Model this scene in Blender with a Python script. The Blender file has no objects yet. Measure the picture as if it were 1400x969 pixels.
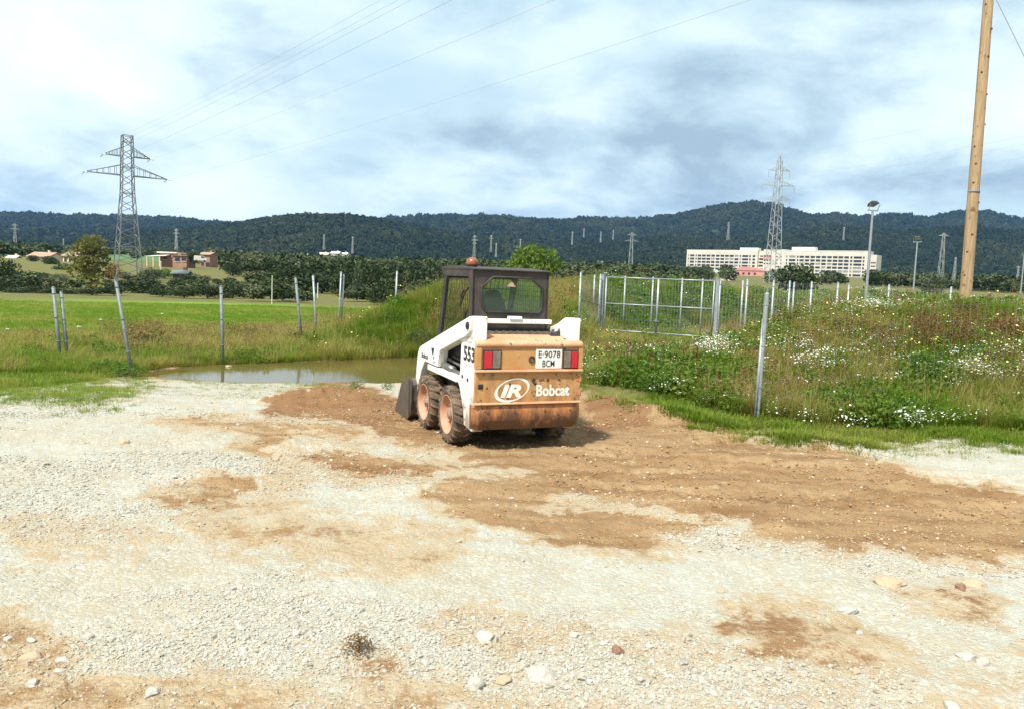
import bpy, bmesh, math, random
import numpy as np
from mathutils import Vector, Matrix

# ------------------------------------------------------------------ camera, world, sun, exposure
sc = bpy.context.scene
COL = sc.collection
random.seed(7)
RNG = np.random.default_rng(11)

F_PX, IMG_W, IMG_H, CAM_H = 1100.0, 1400.0, 969.0, 1.75
PITCH, ROLL = math.radians(5.37), math.radians(2.2)
cam_d = bpy.data.cameras.new('camera')
cam = bpy.data.objects.new('camera', cam_d)
COL.objects.link(cam)
sc.camera = cam
cam_d.sensor_fit = 'HORIZONTAL'
cam_d.sensor_width = 36.0
cam_d.lens = 36.0 * F_PX / IMG_W
cam_d.clip_start = 0.05
cam_d.clip_end = 30000
CAM_R = Matrix.Rotation(math.pi / 2 - PITCH, 3, 'X') @ Matrix.Rotation(ROLL, 3, 'Z')
cam.matrix_world = Matrix.Translation((0, 0, CAM_H)) @ CAM_R.to_4x4()

SUN_EL = math.radians(54)
SUN_AZ = math.atan2(-0.44, -0.74)          # direction towards the sun (x, y): behind the camera, to the left
SUN_V = Vector((math.sin(SUN_AZ) * math.cos(SUN_EL), math.cos(SUN_AZ) * math.cos(SUN_EL), math.sin(SUN_EL)))
sun_d = bpy.data.lights.new('sun', 'SUN')
sun_d.energy = 5.0
sun_d.angle = math.radians(4.0)
sun_d.color = (1.0, 0.965, 0.91)
sun = bpy.data.objects.new('sun', sun_d)
COL.objects.link(sun)
sun.rotation_euler = SUN_V.to_track_quat('Z', 'Y').to_euler()

world = bpy.data.worlds.new('World')
sc.world = world
world.use_nodes = True
wn = world.node_tree
wn.nodes.clear()


def N(nt, typ, **kw):
    n = nt.nodes.new(typ)
    for k, v in kw.items():
        setattr(n, k, v)
    return n


def L(nt, a, b):
    nt.links.new(a, b)


def math_node(nt, op, a, b=None, clamp=False):
    n = N(nt, 'ShaderNodeMath', operation=op)
    n.use_clamp = clamp
    for i, v in enumerate((a, b)):
        if v is None:
            continue
        if isinstance(v, (int, float)):
            n.inputs[i].default_value = v
        else:
            L(nt, v, n.inputs[i])
    return n.outputs[0]


def mix_rgb(nt, fac, a, b, blend='MIX'):
    n = N(nt, 'ShaderNodeMix', data_type='RGBA', blend_type=blend)
    n.clamp_factor = True
    for sock, v in ((n.inputs[0], fac), (n.inputs[6], a), (n.inputs[7], b)):
        if isinstance(v, (int, float)):
            sock.default_value = v
        elif isinstance(v, (tuple, list)):
            sock.default_value = (v[0], v[1], v[2], 1)
        else:
            L(nt, v, sock)
    return n.outputs[2]


def ramp(nt, fac, stops, interp='LINEAR'):
    n = N(nt, 'ShaderNodeValToRGB')
    n.color_ramp.interpolation = interp
    el = n.color_ramp.elements
    while len(el) < len(stops):
        el.new(0.5)
    for e, (p, c) in zip(el, stops):
        e.position = p
        e.color = (c, c, c, 1) if isinstance(c, (int, float)) else (c[0], c[1], c[2], 1)
    L(nt, fac, n.inputs[0])
    return n.outputs[0]


def noise(nt, vec, scale, detail=4.0, rough=0.55, dist=0.0, out=0):
    n = N(nt, 'ShaderNodeTexNoise')
    n.inputs['Scale'].default_value = scale
    n.inputs['Detail'].default_value = detail
    n.inputs['Roughness'].default_value = rough
    n.inputs['Distortion'].default_value = dist
    if vec is not None:
        L(nt, vec, n.inputs['Vector'])
    return n.outputs[out]


SKY_LOC = (3.12, 0.6, 0.0)
sky = N(wn, 'ShaderNodeTexSky')
sky.sky_type = 'NISHITA'
sky.sun_disc = False
sky.sun_elevation = SUN_EL
sky.sun_rotation = SUN_AZ
sky.air_density = 1.3
sky.dust_density = 2.0
wtc = N(wn, 'ShaderNodeTexCoord')
wsep = N(wn, 'ShaderNodeSeparateXYZ')
L(wn, wtc.outputs['Generated'], wsep.inputs[0])
zc = math_node(wn, 'MAXIMUM', wsep.outputs[2], 0.0)
zd = math_node(wn, 'ADD', zc, 0.34)
wcmb = N(wn, 'ShaderNodeCombineXYZ')
L(wn, math_node(wn, 'DIVIDE', wsep.outputs[0], zd), wcmb.inputs[0])
L(wn, math_node(wn, 'DIVIDE', wsep.outputs[1], zd), wcmb.inputs[1])
L(wn, math_node(wn, 'MULTIPLY', zc, 1.6), wcmb.inputs[2])
wmap = N(wn, 'ShaderNodeMapping')
wmap.inputs['Location'].default_value = SKY_LOC
L(wn, wcmb.outputs[0], wmap.inputs['Vector'])
cv = wmap.outputs[0]
n_big = noise(wn, cv, 0.9, 7, 0.52, 0.2)
n_shade = noise(wn, cv, 1.5, 8, 0.53, 0.25)
n_fine = noise(wn, cv, 4.2, 8, 0.6, 0.3)
cover = ramp(wn, n_big, [(0.30, 0.0), (0.46, 1.0)], 'EASE')
shade = ramp(wn, math_node(wn, 'ADD', math_node(wn, 'MULTIPLY', n_shade, 0.78), math_node(wn, 'MULTIPLY', n_fine, 0.22)),
             [(0.36, (3.4, 4.6, 5.7)), (0.42, (5.0, 6.5, 7.4)), (0.48, (7.0, 8.4, 9.0)), (0.60, (8.7, 9.6, 9.9))])
clear = mix_rgb(wn, 0.75, sky.outputs[0], (6.0, 8.0, 8.9))
skycol = mix_rgb(wn, cover, clear, shade)
bg = N(wn, 'ShaderNodeBackground')
bg.inputs['Strength'].default_value = 0.088
L(wn, skycol, bg.inputs['Color'])
wo = N(wn, 'ShaderNodeOutputWorld')
L(wn, bg.outputs[0], wo.inputs['Surface'])

sc.view_settings.view_transform = 'Standard'
sc.view_settings.look = 'None'
sc.view_settings.exposure = 0.50
sc.view_settings.gamma = 1.0
sc.view_settings.use_curve_mapping = False
sc.render.engine = 'CYCLES'
sc.cycles.use_denoising = True
sc.cycles.max_bounces = 6
sc.cycles.diffuse_bounces = 3
sc.cycles.glossy_bounces = 3
sc.cycles.transmission_bounces = 4
sc.cycles.transparent_max_bounces = 8
sc.cycles.volume_bounces = 1
sc.cycles.caustics_reflective = False
sc.cycles.caustics_refractive = False

# ------------------------------------------------------------------ pixel <-> world helpers (photograph pixels, used only to measure places)
R3 = np.array(CAM_R)


def ray(px, py):
    return R3 @ np.array([(px - 700) / F_PX, -(py - 484.5) / F_PX, -1.0])


def at(px, py, Y):
    d = ray(px, py)
    w = d * (Y / d[1])
    return Vector((w[0], w[1], w[2] + CAM_H))


def onz(px, py, z=0.0):
    d = ray(px, py)
    w = d * ((z - CAM_H) / d[2])
    return Vector((w[0], w[1], z))


def proj(x, y, z):
    v = np.stack([x, y, z - CAM_H], -1) @ R3
    w = np.maximum(-v[..., 2], 1e-3)
    return 700 + F_PX * v[..., 0] / w, 484.5 - F_PX * v[..., 1] / w, -v[..., 2]


def sm(a, b, t):
    t = np.clip((t - a) / (b - a), 0, 1)
    return t * t * (3 - 2 * t)


def vnoise(x, y, seed=0):
    xi = np.floor(x).astype(np.int64)
    yi = np.floor(y).astype(np.int64)
    fx, fy = x - xi, y - yi
    fx = fx * fx * (3 - 2 * fx)
    fy = fy * fy * (3 - 2 * fy)

    def h(a, b):
        n = (a * 374761393 + b * 668265263 + seed * 974711) & 0xffffffff
        n = ((n ^ (n >> 13)) * 1274126177) & 0xffffffff
        n = ((n ^ (n >> 16)) * 2246822519) & 0xffffffff
        return ((n >> 8) & 0xffff) / 65535.0
    a, b, c, d = h(xi, yi), h(xi + 1, yi), h(xi, yi + 1), h(xi + 1, yi + 1)
    return (a * (1 - fx) + b * fx) * (1 - fy) + (c * (1 - fx) + d * fx) * fy


def fbm(x, y, seed=0, oct=4, gain=0.5):
    s, a, t = 0.0, 1.0, 0.0
    for i in range(oct):
        s = s + a * vnoise(x * 2 ** i + 17.3 * i, y * 2 ** i - 9.1 * i, seed + i)
        t += a
        a *= gain
    return s / t


def poly_sd(px, py, poly):
    """signed distance to a polygon, positive inside"""
    P = np.array(poly, float)
    Q = np.roll(P, -1, 0)
    best = np.full(px.shape, 1e18)
    ins = np.zeros(px.shape, bool)
    for (ax, ay), (bx, by) in zip(P, Q):
        dx, dy = bx - ax, by - ay
        t = np.clip(((px - ax) * dx + (py - ay) * dy) / (dx * dx + dy * dy + 1e-12), 0, 1)
        best = np.minimum(best, (px - ax - t * dx) ** 2 + (py - ay - t * dy) ** 2)
        if ay != by:
            c = ((ay > py) != (by > py)) & (px < (bx - ax) * (py - ay) / (by - ay) + ax)
            ins ^= c
    d = np.sqrt(best)
    return np.where(ins, d, -d)


def polyline_near(x, y, pts):
    """distance to a polyline and the height / width interpolated at the nearest point"""
    best = np.full(x.shape, 1e18)
    hh = np.zeros(x.shape)
    ww = np.ones(x.shape)
    for (ax, ay, ah, aw), (bx, by, bh, bw) in zip(pts[:-1], pts[1:]):
        dx, dy = bx - ax, by - ay
        t = np.clip(((x - ax) * dx + (y - ay) * dy) / (dx * dx + dy * dy), 0, 1)
        d = (x - ax - t * dx) ** 2 + (y - ay - t * dy) ** 2
        m = d < best
        best = np.where(m, d, best)
        hh = np.where(m, ah + t * (bh - ah), hh)
        ww = np.where(m, aw + t * (bw - aw), ww)
    return np.sqrt(best), hh, ww


# ------------------------------------------------------------------ scene helpers
def tag(o, label=None, cat=None, group=None, kind=None):
    if label:
        o['label'] = label
    if cat:
        o['category'] = cat
    if group:
        o['group'] = group
    if kind:
        o['kind'] = kind
    return o


def empty(name, loc=(0, 0, 0), rz=0.0, parent=None):
    o = bpy.data.objects.new(name, None)
    o.empty_display_size = 0.2
    o.location = loc
    o.rotation_euler = (0, 0, rz)
    o.parent = parent
    COL.objects.link(o)
    return o


def link_mesh(name, me, mat=None, parent=None, link=True):
    if mat is not None and not me.materials:
        me.materials.append(mat)
    o = bpy.data.objects.new(name, me)
    o.parent = parent
    if link:
        COL.objects.link(o)
    return o


def copy_tree(o, parent=None):
    c = o.copy()
    COL.objects.link(c)
    c.parent = parent
    for ch in list(o.children):
        copy_tree(ch, c)
    return c


class MB:
    """collects simple shapes into one mesh"""

    def __init__(self):
        self.v, self.f = [], []

    def add(self, vs, fs):
        b = len(self.v)
        self.v += [tuple(v) for v in vs]
        self.f += [tuple(i + b for i in f) for f in fs]
        return self

    def box(self, x0, x1, y0, y1, z0, z1):
        vs = [(x, y, z) for z in (z0, z1) for y in (y0, y1) for x in (x0, x1)]
        return self.add(vs, [(0, 2, 3, 1), (4, 5, 7, 6), (0, 1, 5, 4), (2, 6, 7, 3), (0, 4, 6, 2), (1, 3, 7, 5)])

    def prism_x(self, poly, x0, x1):
        """polygon in (y, z) extruded along x"""
        n = len(poly)
        a = sum(poly[i][0] * poly[(i + 1) % n][1] - poly[(i + 1) % n][0] * poly[i][1] for i in range(n))
        if a < 0:
            poly = poly[::-1]
        vs = [(x0, p[0], p[1]) for p in poly] + [(x1, p[0], p[1]) for p in poly]
        fs = [tuple(range(n))[::-1], tuple(range(n, 2 * n))]
        fs += [(i, (i + 1) % n, n + (i + 1) % n, n + i) for i in range(n)]
        return self.add(vs, fs)

    def prism_y(self, poly, y0, y1):
        """polygon in (x, z) extruded along y"""
        n = len(poly)
        a = sum(poly[i][0] * poly[(i + 1) % n][1] - poly[(i + 1) % n][0] * poly[i][1] for i in range(n))
        if a > 0:
            poly = poly[::-1]
        vs = [(p[0], y0, p[1]) for p in poly] + [(p[0], y1, p[1]) for p in poly]
        fs = [tuple(range(n))[::-1], tuple(range(n, 2 * n))]
        fs += [(i, (i + 1) % n, n + (i + 1) % n, n + i) for i in range(n)]
        return self.add(vs, fs)

    def bar(self, p0, p1, r0, r1=None, n=6, caps=True):
        r1 = r0 if r1 is None else r1
        p0, p1 = Vector(p0), Vector(p1)
        d = (p1 - p0)
        if d.length < 1e-9:
            return self
        d.normalize()
        u = d.orthogonal().normalized()
        w = d.cross(u)
        vs = []
        for p, r in ((p0, r0), (p1, r1)):
            for k in range(n):
                a = 2 * math.pi * k / n
                vs.append(p + (u * math.cos(a) + w * math.sin(a)) * r)
        fs = [(k, (k + 1) % n, n + (k + 1) % n, n + k) for k in range(n)]
        if caps:
            fs += [tuple(range(n))[::-1], tuple(range(n, 2 * n))]
        return self.add(vs, fs)

    def tube(self, pts, r, n=6, closed=False):
        pts = [Vector(p) for p in pts]
        m = len(pts)
        rs = r if isinstance(r, (list, tuple)) else [r] * m
        vs, up = [], None
        for i, p in enumerate(pts):
            a = pts[(i - 1) % m] if closed else pts[max(i - 1, 0)]
            b = pts[(i + 1) % m] if closed else pts[min(i + 1, m - 1)]
            d = (b - a).normalized()
            if up is None:
                up = d.orthogonal().normalized()
            u = (up - d * up.dot(d))
            u = u.normalized() if u.length > 1e-6 else d.orthogonal().normalized()
            up = u
            w = d.cross(u)
            for k in range(n):
                t = 2 * math.pi * k / n
                vs.append(p + (u * math.cos(t) + w * math.sin(t)) * rs[i])
        fs = []
        for i in range(m if closed else m - 1):
            j = (i + 1) % m
            for k in range(n):
                fs.append((i * n + k, i * n + (k + 1) % n, j * n + (k + 1) % n, j * n + k))
        if not closed:
            fs += [tuple(range(n))[::-1], tuple(range((m - 1) * n, m * n))]
        return self.add(vs, fs)

    def lathe_x(self, prof, n=32, closed=True):
        """profile of (x, r) turned about the x axis"""
        m = len(prof)
        vs = [(x, r * math.cos(2 * math.pi * k / n), r * math.sin(2 * math.pi * k / n)) for k in range(n) for x, r in prof]
        fs = []
        for k in range(n):
            j = (k + 1) % n
            for i in range(m if closed else m - 1):
                q = (i + 1) % m
                fs.append((k * m + i, k * m + q, j * m + q, j * m + i))
        return self.add(vs, fs)

    def mesh(self, name, smooth=False):
        me = bpy.data.meshes.new(name)
        me.from_pydata(self.v, [], self.f)
        me.update()
        if smooth:
            me.polygons.foreach_set('use_smooth', [True] * len(me.polygons))
        return me

    def build(self, name, mat, parent=None, smooth=False, bevel=0.0, seg=2, fixn=True):
        me = self.mesh(name, smooth)
        if fixn:
            b = bmesh.new()
            b.from_mesh(me)
            bmesh.ops.recalc_face_normals(b, faces=b.faces)
            b.to_mesh(me)
            b.free()
        o = link_mesh(name, me, mat, parent)
        if bevel > 0:
            m = o.modifiers.new('bevel', 'BEVEL')
            m.width = bevel
            m.segments = seg
            m.limit_method = 'ANGLE'
            m.angle_limit = math.radians(35)
            m.harden_normals = False
            me.polygons.foreach_set('use_smooth', [True] * len(me.polygons))
            es = o.modifiers.new('wn', 'WEIGHTED_NORMAL')
            es.keep_sharp = True
        return o


def np_mesh(name, V, Fq):
    me = bpy.data.meshes.new(name)
    V = np.asarray(V, np.float32)
    Fq = np.asarray(Fq, np.int32)
    k = Fq.shape[1]
    me.vertices.add(len(V))
    me.vertices.foreach_set('co', V.ravel())
    me.loops.add(Fq.size)
    me.loops.foreach_set('vertex_index', Fq.ravel())
    me.polygons.add(len(Fq))
    me.polygons.foreach_set('loop_start', np.arange(0, Fq.size, k, dtype=np.int32))
    me.polygons.foreach_set('loop_total', np.full(len(Fq), k, np.int32))
    me.update(calc_edges=True)
    return me


# ------------------------------------------------------------------ materials
def base_mat(name):
    m = bpy.data.materials.new(name)
    m.use_nodes = True
    nt = m.node_tree
    return m, nt, nt.nodes['Principled BSDF']


def pm(name, c1, c2=None, scale=6.0, rough=0.7, bump=0.0, bscale=None, metal=0.0, lo=0.35, hi=0.65, detail=6, spec=None):
    m, nt, b = base_mat(name)
    tc = N(nt, 'ShaderNodeTexCoord')
    v = tc.outputs['Object']
    if c2 is None:
        c2 = tuple(x * 0.75 for x in c1)
    n = noise(nt, v, scale, detail, 0.6)
    f = ramp(nt, n, [(lo, 0.0), (hi, 1.0)])
    L(nt, mix_rgb(nt, f, c1, c2), b.inputs['Base Color'])
    b.inputs['Roughness'].default_value = rough
    b.inputs['Metallic'].default_value = metal
    if spec is not None:
        b.inputs['Specular IOR Level'].default_value = spec
    if bump:
        bn = N(nt, 'ShaderNodeBump')
        bn.inputs['Strength'].default_value = bump
        bn.inputs['Distance'].default_value = 0.02
        L(nt, noise(nt, v, bscale or scale * 4, 5, 0.6), bn.inputs['Height'])
        L(nt, bn.outputs[0], b.inputs['Normal'])
    return m


def paint_mat(name, paint, dirt, low, z0, z1, rough=0.45, chips=(0.12, 0.06, 0.03), chip_amt=0.62, dust=0.5):
    """worn machine paint: dust film, mud spattered from below and chips"""
    m, nt, b = base_mat(name)
    tc = N(nt, 'ShaderNodeTexCoord')
    v = tc.outputs['Object']
    sp = N(nt, 'ShaderNodeSeparateXYZ')
    L(nt, v, sp.inputs[0])
    mp = N(nt, 'ShaderNodeMapping')
    mp.inputs['Scale'].default_value = (1, 1, 0.35)
    L(nt, v, mp.inputs['Vector'])
    streak = noise(nt, mp.outputs[0], 9.0, 6, 0.65)
    blot = noise(nt, v, 5.0, 7, 0.62)
    fine = noise(nt, v, 34.0, 4, 0.6)
    c = mix_rgb(nt, ramp(nt, blot, [(0.4, 0.0), (0.7, dust)]), paint, dirt)
    mr = N(nt, 'ShaderNodeMapRange')
    mr.inputs['From Min'].default_value = z0
    mr.inputs['From Max'].default_value = z1
    mr.inputs['To Min'].default_value = 0.42
    mr.inputs['To Max'].default_value = 0.0
    L(nt, sp.outputs[2], mr.inputs['Value'])
    lowf = ramp(nt, math_node(nt, 'ADD', streak, mr.outputs[0]), [(0.60, 0.0), (0.80, 0.9)])
    c = mix_rgb(nt, lowf, c, low)
    ch = ramp(nt, math_node(nt, 'ADD', math_node(nt, 'MULTIPLY', fine, 0.45), math_node(nt, 'MULTIPLY', blot, 0.62)), [(chip_amt, 0.0), (chip_amt + 0.025, 1.0)])
    c = mix_rgb(nt, ch, c, chips)
    L(nt, c, b.inputs['Base Color'])
    b.inputs['Roughness'].default_value = rough
    L(nt, ramp(nt, blot, [(0.3, rough - 0.08), (0.7, min(1.0, rough + 0.3))]), b.inputs['Roughness'])
    bn = N(nt, 'ShaderNodeBump')
    bn.inputs['Strength'].default_value = 0.12
    bn.inputs['Distance'].default_value = 0.01
    L(nt, fine, bn.inputs['Height'])
    L(nt, bn.outputs[0], b.inputs['Normal'])
    return m


def leaf_mat(name, dark, light, trans=0.25, rough=0.6, inst=False, third=None):
    """foliage: colour varies from leaf to leaf and from plant to plant"""
    m, nt, b = base_mat(name)
    geo = N(nt, 'ShaderNodeNewGeometry')
    oi = N(nt, 'ShaderNodeObjectInfo')
    f = math_node(nt, 'ADD', math_node(nt, 'MULTIPLY', geo.outputs['Random Per Island'], 0.6), math_node(nt, 'MULTIPLY', oi.outputs['Random'], 0.4))
    c = mix_rgb(nt, f, dark, light)
    if third is not None:
        at_ = N(nt, 'ShaderNodeAttribute', attribute_type='INSTANCER', attribute_name='tone')
        c = mix_rgb(nt, at_.outputs['Fac'], c, third)
    L(nt, c, b.inputs['Base Color'])
    b.inputs['Roughness'].default_value = rough
    b.inputs['Specular IOR Level'].default_value = 0.25
    out = nt.nodes['Material Output']
    if trans > 0:
        tr = N(nt, 'ShaderNodeBsdfTranslucent')
        L(nt, mix_rgb(nt, 1.0, c, (1.25, 1.3, 0.7), 'MULTIPLY'), tr.inputs['Color'])
        ms = N(nt, 'ShaderNodeMixShader')
        ms.inputs[0].default_value = trans
        L(nt, b.outputs[0], ms.inputs[1])
        L(nt, tr.outputs[0], ms.inputs[2])
        L(nt, ms.outputs[0], out.inputs['Surface'])
    return m


M = {}
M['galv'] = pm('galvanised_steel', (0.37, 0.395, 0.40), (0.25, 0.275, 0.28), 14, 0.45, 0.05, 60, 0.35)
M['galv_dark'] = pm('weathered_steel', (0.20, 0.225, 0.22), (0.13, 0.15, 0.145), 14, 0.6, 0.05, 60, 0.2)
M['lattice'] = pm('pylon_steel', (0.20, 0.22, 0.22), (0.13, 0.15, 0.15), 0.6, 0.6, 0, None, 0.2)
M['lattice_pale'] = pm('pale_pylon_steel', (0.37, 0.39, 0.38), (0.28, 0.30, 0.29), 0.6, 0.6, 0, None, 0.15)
M['insul'] = pm('insulator_glass', (0.55, 0.62, 0.62), (0.4, 0.5, 0.5), 3, 0.3)
M['wire'] = pm('conductor_wire', (0.42, 0.45, 0.48), (0.34, 0.37, 0.4), 0.2, 0.5)
M['wood_pole'] = None
M['stone'] = pm('pale_stone', (0.52, 0.49, 0.42), (0.38, 0.34, 0.27), 9, 0.85, 0.4, 30)
M['stone_tan'] = pm('tan_stone', (0.50, 0.39, 0.26), (0.36, 0.26, 0.16), 9, 0.85, 0.4, 30)
M['stone_red'] = pm('red_stone', (0.27, 0.145, 0.095), (0.19, 0.10, 0.065), 9, 0.85, 0.4, 30)
M['stone_grey'] = pm('grey_stone', (0.48, 0.47, 0.42), (0.34, 0.32, 0.28), 9, 0.85, 0.4, 30)
M['white_wall'] = pm('white_render', (0.58, 0.54, 0.47), (0.49, 0.45, 0.38), 0.15, 0.85)
M['cream'] = pm('cream_render', (0.62, 0.50, 0.34), (0.50, 0.39, 0.25), 0.5, 0.9)
M['brick'] = pm('red_brickwork', (0.34, 0.19, 0.135), (0.26, 0.145, 0.10), 1.2, 0.9)
M['tile'] = pm('roof_tile', (0.36, 0.26, 0.18), (0.28, 0.19, 0.125), 1.5, 0.9, 0.3, 6)
M['pale_roof'] = pm('pale_roof_sheet', (0.66, 0.62, 0.55), (0.55, 0.5, 0.44), 0.8, 0.7)
M['win'] = pm('dark_window_glass', (0.025, 0.03, 0.04), (0.04, 0.045, 0.05), 0.5, 0.15)
M['bark'] = pm('bark', (0.13, 0.10, 0.07), (0.08, 0.06, 0.045), 8, 0.95, 0.5, 20)

# ------------------------------------------------------------------ the ground
PUD_Z = -0.40
PUDDLE = [(-7.5, 15.4), (-7.0, 17.2), (-6.3, 17.95), (-4.9, 19.0), (-3.7, 20.1), (-2.6, 20.9), (0.4, 21.3),
          (0.9, 19.5), (-0.7, 17.4), (-2.2, 16.1), (-3.6, 15.6), (-5.0, 15.2), (-6.3, 15.2)]
RIDGE_MOUND = [(-6.6, 23.0, 0.02, 2.2), (-5.0, 23.4, 0.40, 3.0), (-3.6, 23.8, 1.08, 3.6), (-2.3, 24.2, 1.66, 4.0), (-0.5, 25.0, 1.72, 4.2),
               (0.3, 28.0, 1.60, 3.4), (0.9, 34.0, 1.70, 4.0), (4.5, 41.5, 1.95, 7.5), (12, 44.0, 2.0, 9.0), (22.0, 44.0, 1.9, 9.0), (60, 48.0, 1.8, 9.0)]
RIDGE_BANK = [(1.9, 19.0, 0.0, 3.0), (3.3, 17.2, 0.26, 4.8), (4.5, 16.2, 0.60, 5.6), (5.8, 16.0, 1.05, 6.2), (7.5, 16.2, 1.38, 6.5),
              (9.5, 17.0, 1.45, 6.8), (13, 18.0, 1.50, 7.2), (30, 20.0, 1.8, 8.0), (60, 24, 1.8, 8.0)]
LOADER_O = Vector((-0.1985, 8.995, 0.0))
LOADER_YAW = math.radians(23)


def heap(x, y, cx, cy, sx, sy, a, amp):
    c, s = math.cos(a), math.sin(a)
    u = ((x - cx) * c + (y - cy) * s) / sx
    v = (-(x - cx) * s + (y - cy) * c) / sy
    return amp * np.exp(-(u * u + v * v))


def terrain(x, y):
    d = np.hypot(x, y)
    fr = sm(-4, 6, y)
    left = 1 - sm(-1.5, 3.0, x - 0.03 * y)
    z = -0.42 * sm(9.6, 15.2, y) * left - 0.22 * sm(14, 25, y) * (1 - left)
    z = z - 0.0118 * np.clip(d - 22, 0, 128) * fr
    rise = np.interp(d, [150, 230, 300, 600, 850, 1500, 3000, 9000], [0, 2.6, 4.4, 9.5, 17.5, 24, 28, 28])
    z = z + rise * (0.78 + 0.22 * sm(-0.25, 0.15, x / np.maximum(d, 1.0)))
    for pts in (RIDGE_MOUND, RIDGE_BANK):
        q, h, w = polyline_near(x, y, pts)
        lump = 0.86 + 0.28 * fbm(x * 0.45, y * 0.45, 5, 3)
        z = z + h * lump * 0.5 * (1 + np.cos(np.pi * np.clip(q / w, 0, 1)))
    # rough relief
    near = 1 - sm(30, 80, d)
    yardish = 1 - sm(9, 13, y)
    z = z + near * (fbm(x * 0.55, y * 0.55, 21, 3) - 0.5) * (0.07 * yardish + 0.16 * (1 - yardish))
    z = z + near * (fbm(x * 2.6, y * 2.6, 31, 4, 0.6) - 0.5) * 0.055
    # soil heaps
    lumpy = 0.45 + 1.1 * fbm(x * 5.0, y * 5.0, 41, 4, 0.65)
    z0_ = z
    z = z * 0
    z = z + heap(x, y, -2.55, 10.7, 0.75, 0.30, 0.1, 0.22) + heap(x, y, -1.85, 10.45, 0.55, 0.3, -0.2, 0.09)
    z = z + heap(x, y, 1.15, 10.75, 0.85, 0.35, -0.15, 0.22) + heap(x, y, 1.9, 10.3, 0.7, 0.28, -0.2, 0.13)
    z = z + heap(x, y, -2.05, 7.9, 0.45, 0.2, 0.2, 0.07) + heap(x, y, -2.45, 6.65, 0.42, 0.16, 0.1, 0.06)
    z = z + heap(x, y, -0.30, 8.35, 0.15, 0.11, 0.2, 0.10) + heap(x, y, -0.55, 6.5, 0.5, 0.14, 0.3, 0.06)
    z = z + heap(x, y, 3.1, 9.1, 1.3, 0.25, -0.35, 0.08) + heap(x, y, 1.55, 6.15, 0.6, 0.14, 0.1, 0.06)
    z = z0_ + z * lumpy
    # flat footing below the loader's wheels
    ly = (x - LOADER_O.x) * -math.sin(LOADER_YAW) + (y - LOADER_O.y) * math.cos(LOADER_YAW)
    lx = (x - LOADER_O.x) * math.cos(LOADER_YAW) + (y - LOADER_O.y) * math.sin(LOADER_YAW)
    foot = (1 - sm(0.55, 1.0, np.abs(lx))) * (1 - sm(0.8, 1.5, np.abs(ly - 0.1)))
    z = z * (1 - 0.92 * foot)
    # wheel tracks left by the loader, running out to the right
    trk = np.zeros_like(z)
    for y0_, sl, cu in ((8.1, -0.26, 0.020), (7.33, -0.26, 0.020), (7.6, -0.10, -0.012), (6.95, -0.13, -0.016), (8.6, -0.34, 0.03)):
        yc = y0_ + sl * (x - 0.2) + cu * (x - 0.2) ** 2
        g = np.exp(-((y - yc) / 0.115) ** 4) * sm(0.1, 0.8, x) * (1 - sm(4.2, 6.2, x))
        ph = (x * 36.0 + np.abs(y - yc) * 45.0)
        trk = np.maximum(trk, g * (0.030 + 0.022 * np.sin(ph)))
        trk = trk - 0.018 * np.exp(-((np.abs(y - yc) - 0.17) / 0.06) ** 2) * sm(0.1, 0.8, x) * (1 - sm(4.2, 6.2, x))
    z = z - trk
    # the puddle's basin
    loc = (y > 12) & (y < 25) & (np.abs(x) < 12)
    if np.any(loc):
        xl, yl = x[loc], y[loc]
        wob = (fbm(xl * 1.3, yl * 1.3, 51, 3) - 0.5) * 0.7
        sd = poly_sd(xl, yl, PUDDLE) + wob
        zl = z[loc]
        k = sm(-0.3, 0.3, sd)
        rim = np.maximum(zl, PUD_Z + 0.012 + 0.05 * np.clip(-sd, 0, 2.0))
        z[loc] = rim * (1 - k) + np.minimum(zl, PUD_Z - 0.09) * k
    return z


def tz(x, y):
    return float(terrain(np.array([float(x)]), np.array([float(y)]))[0])


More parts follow.
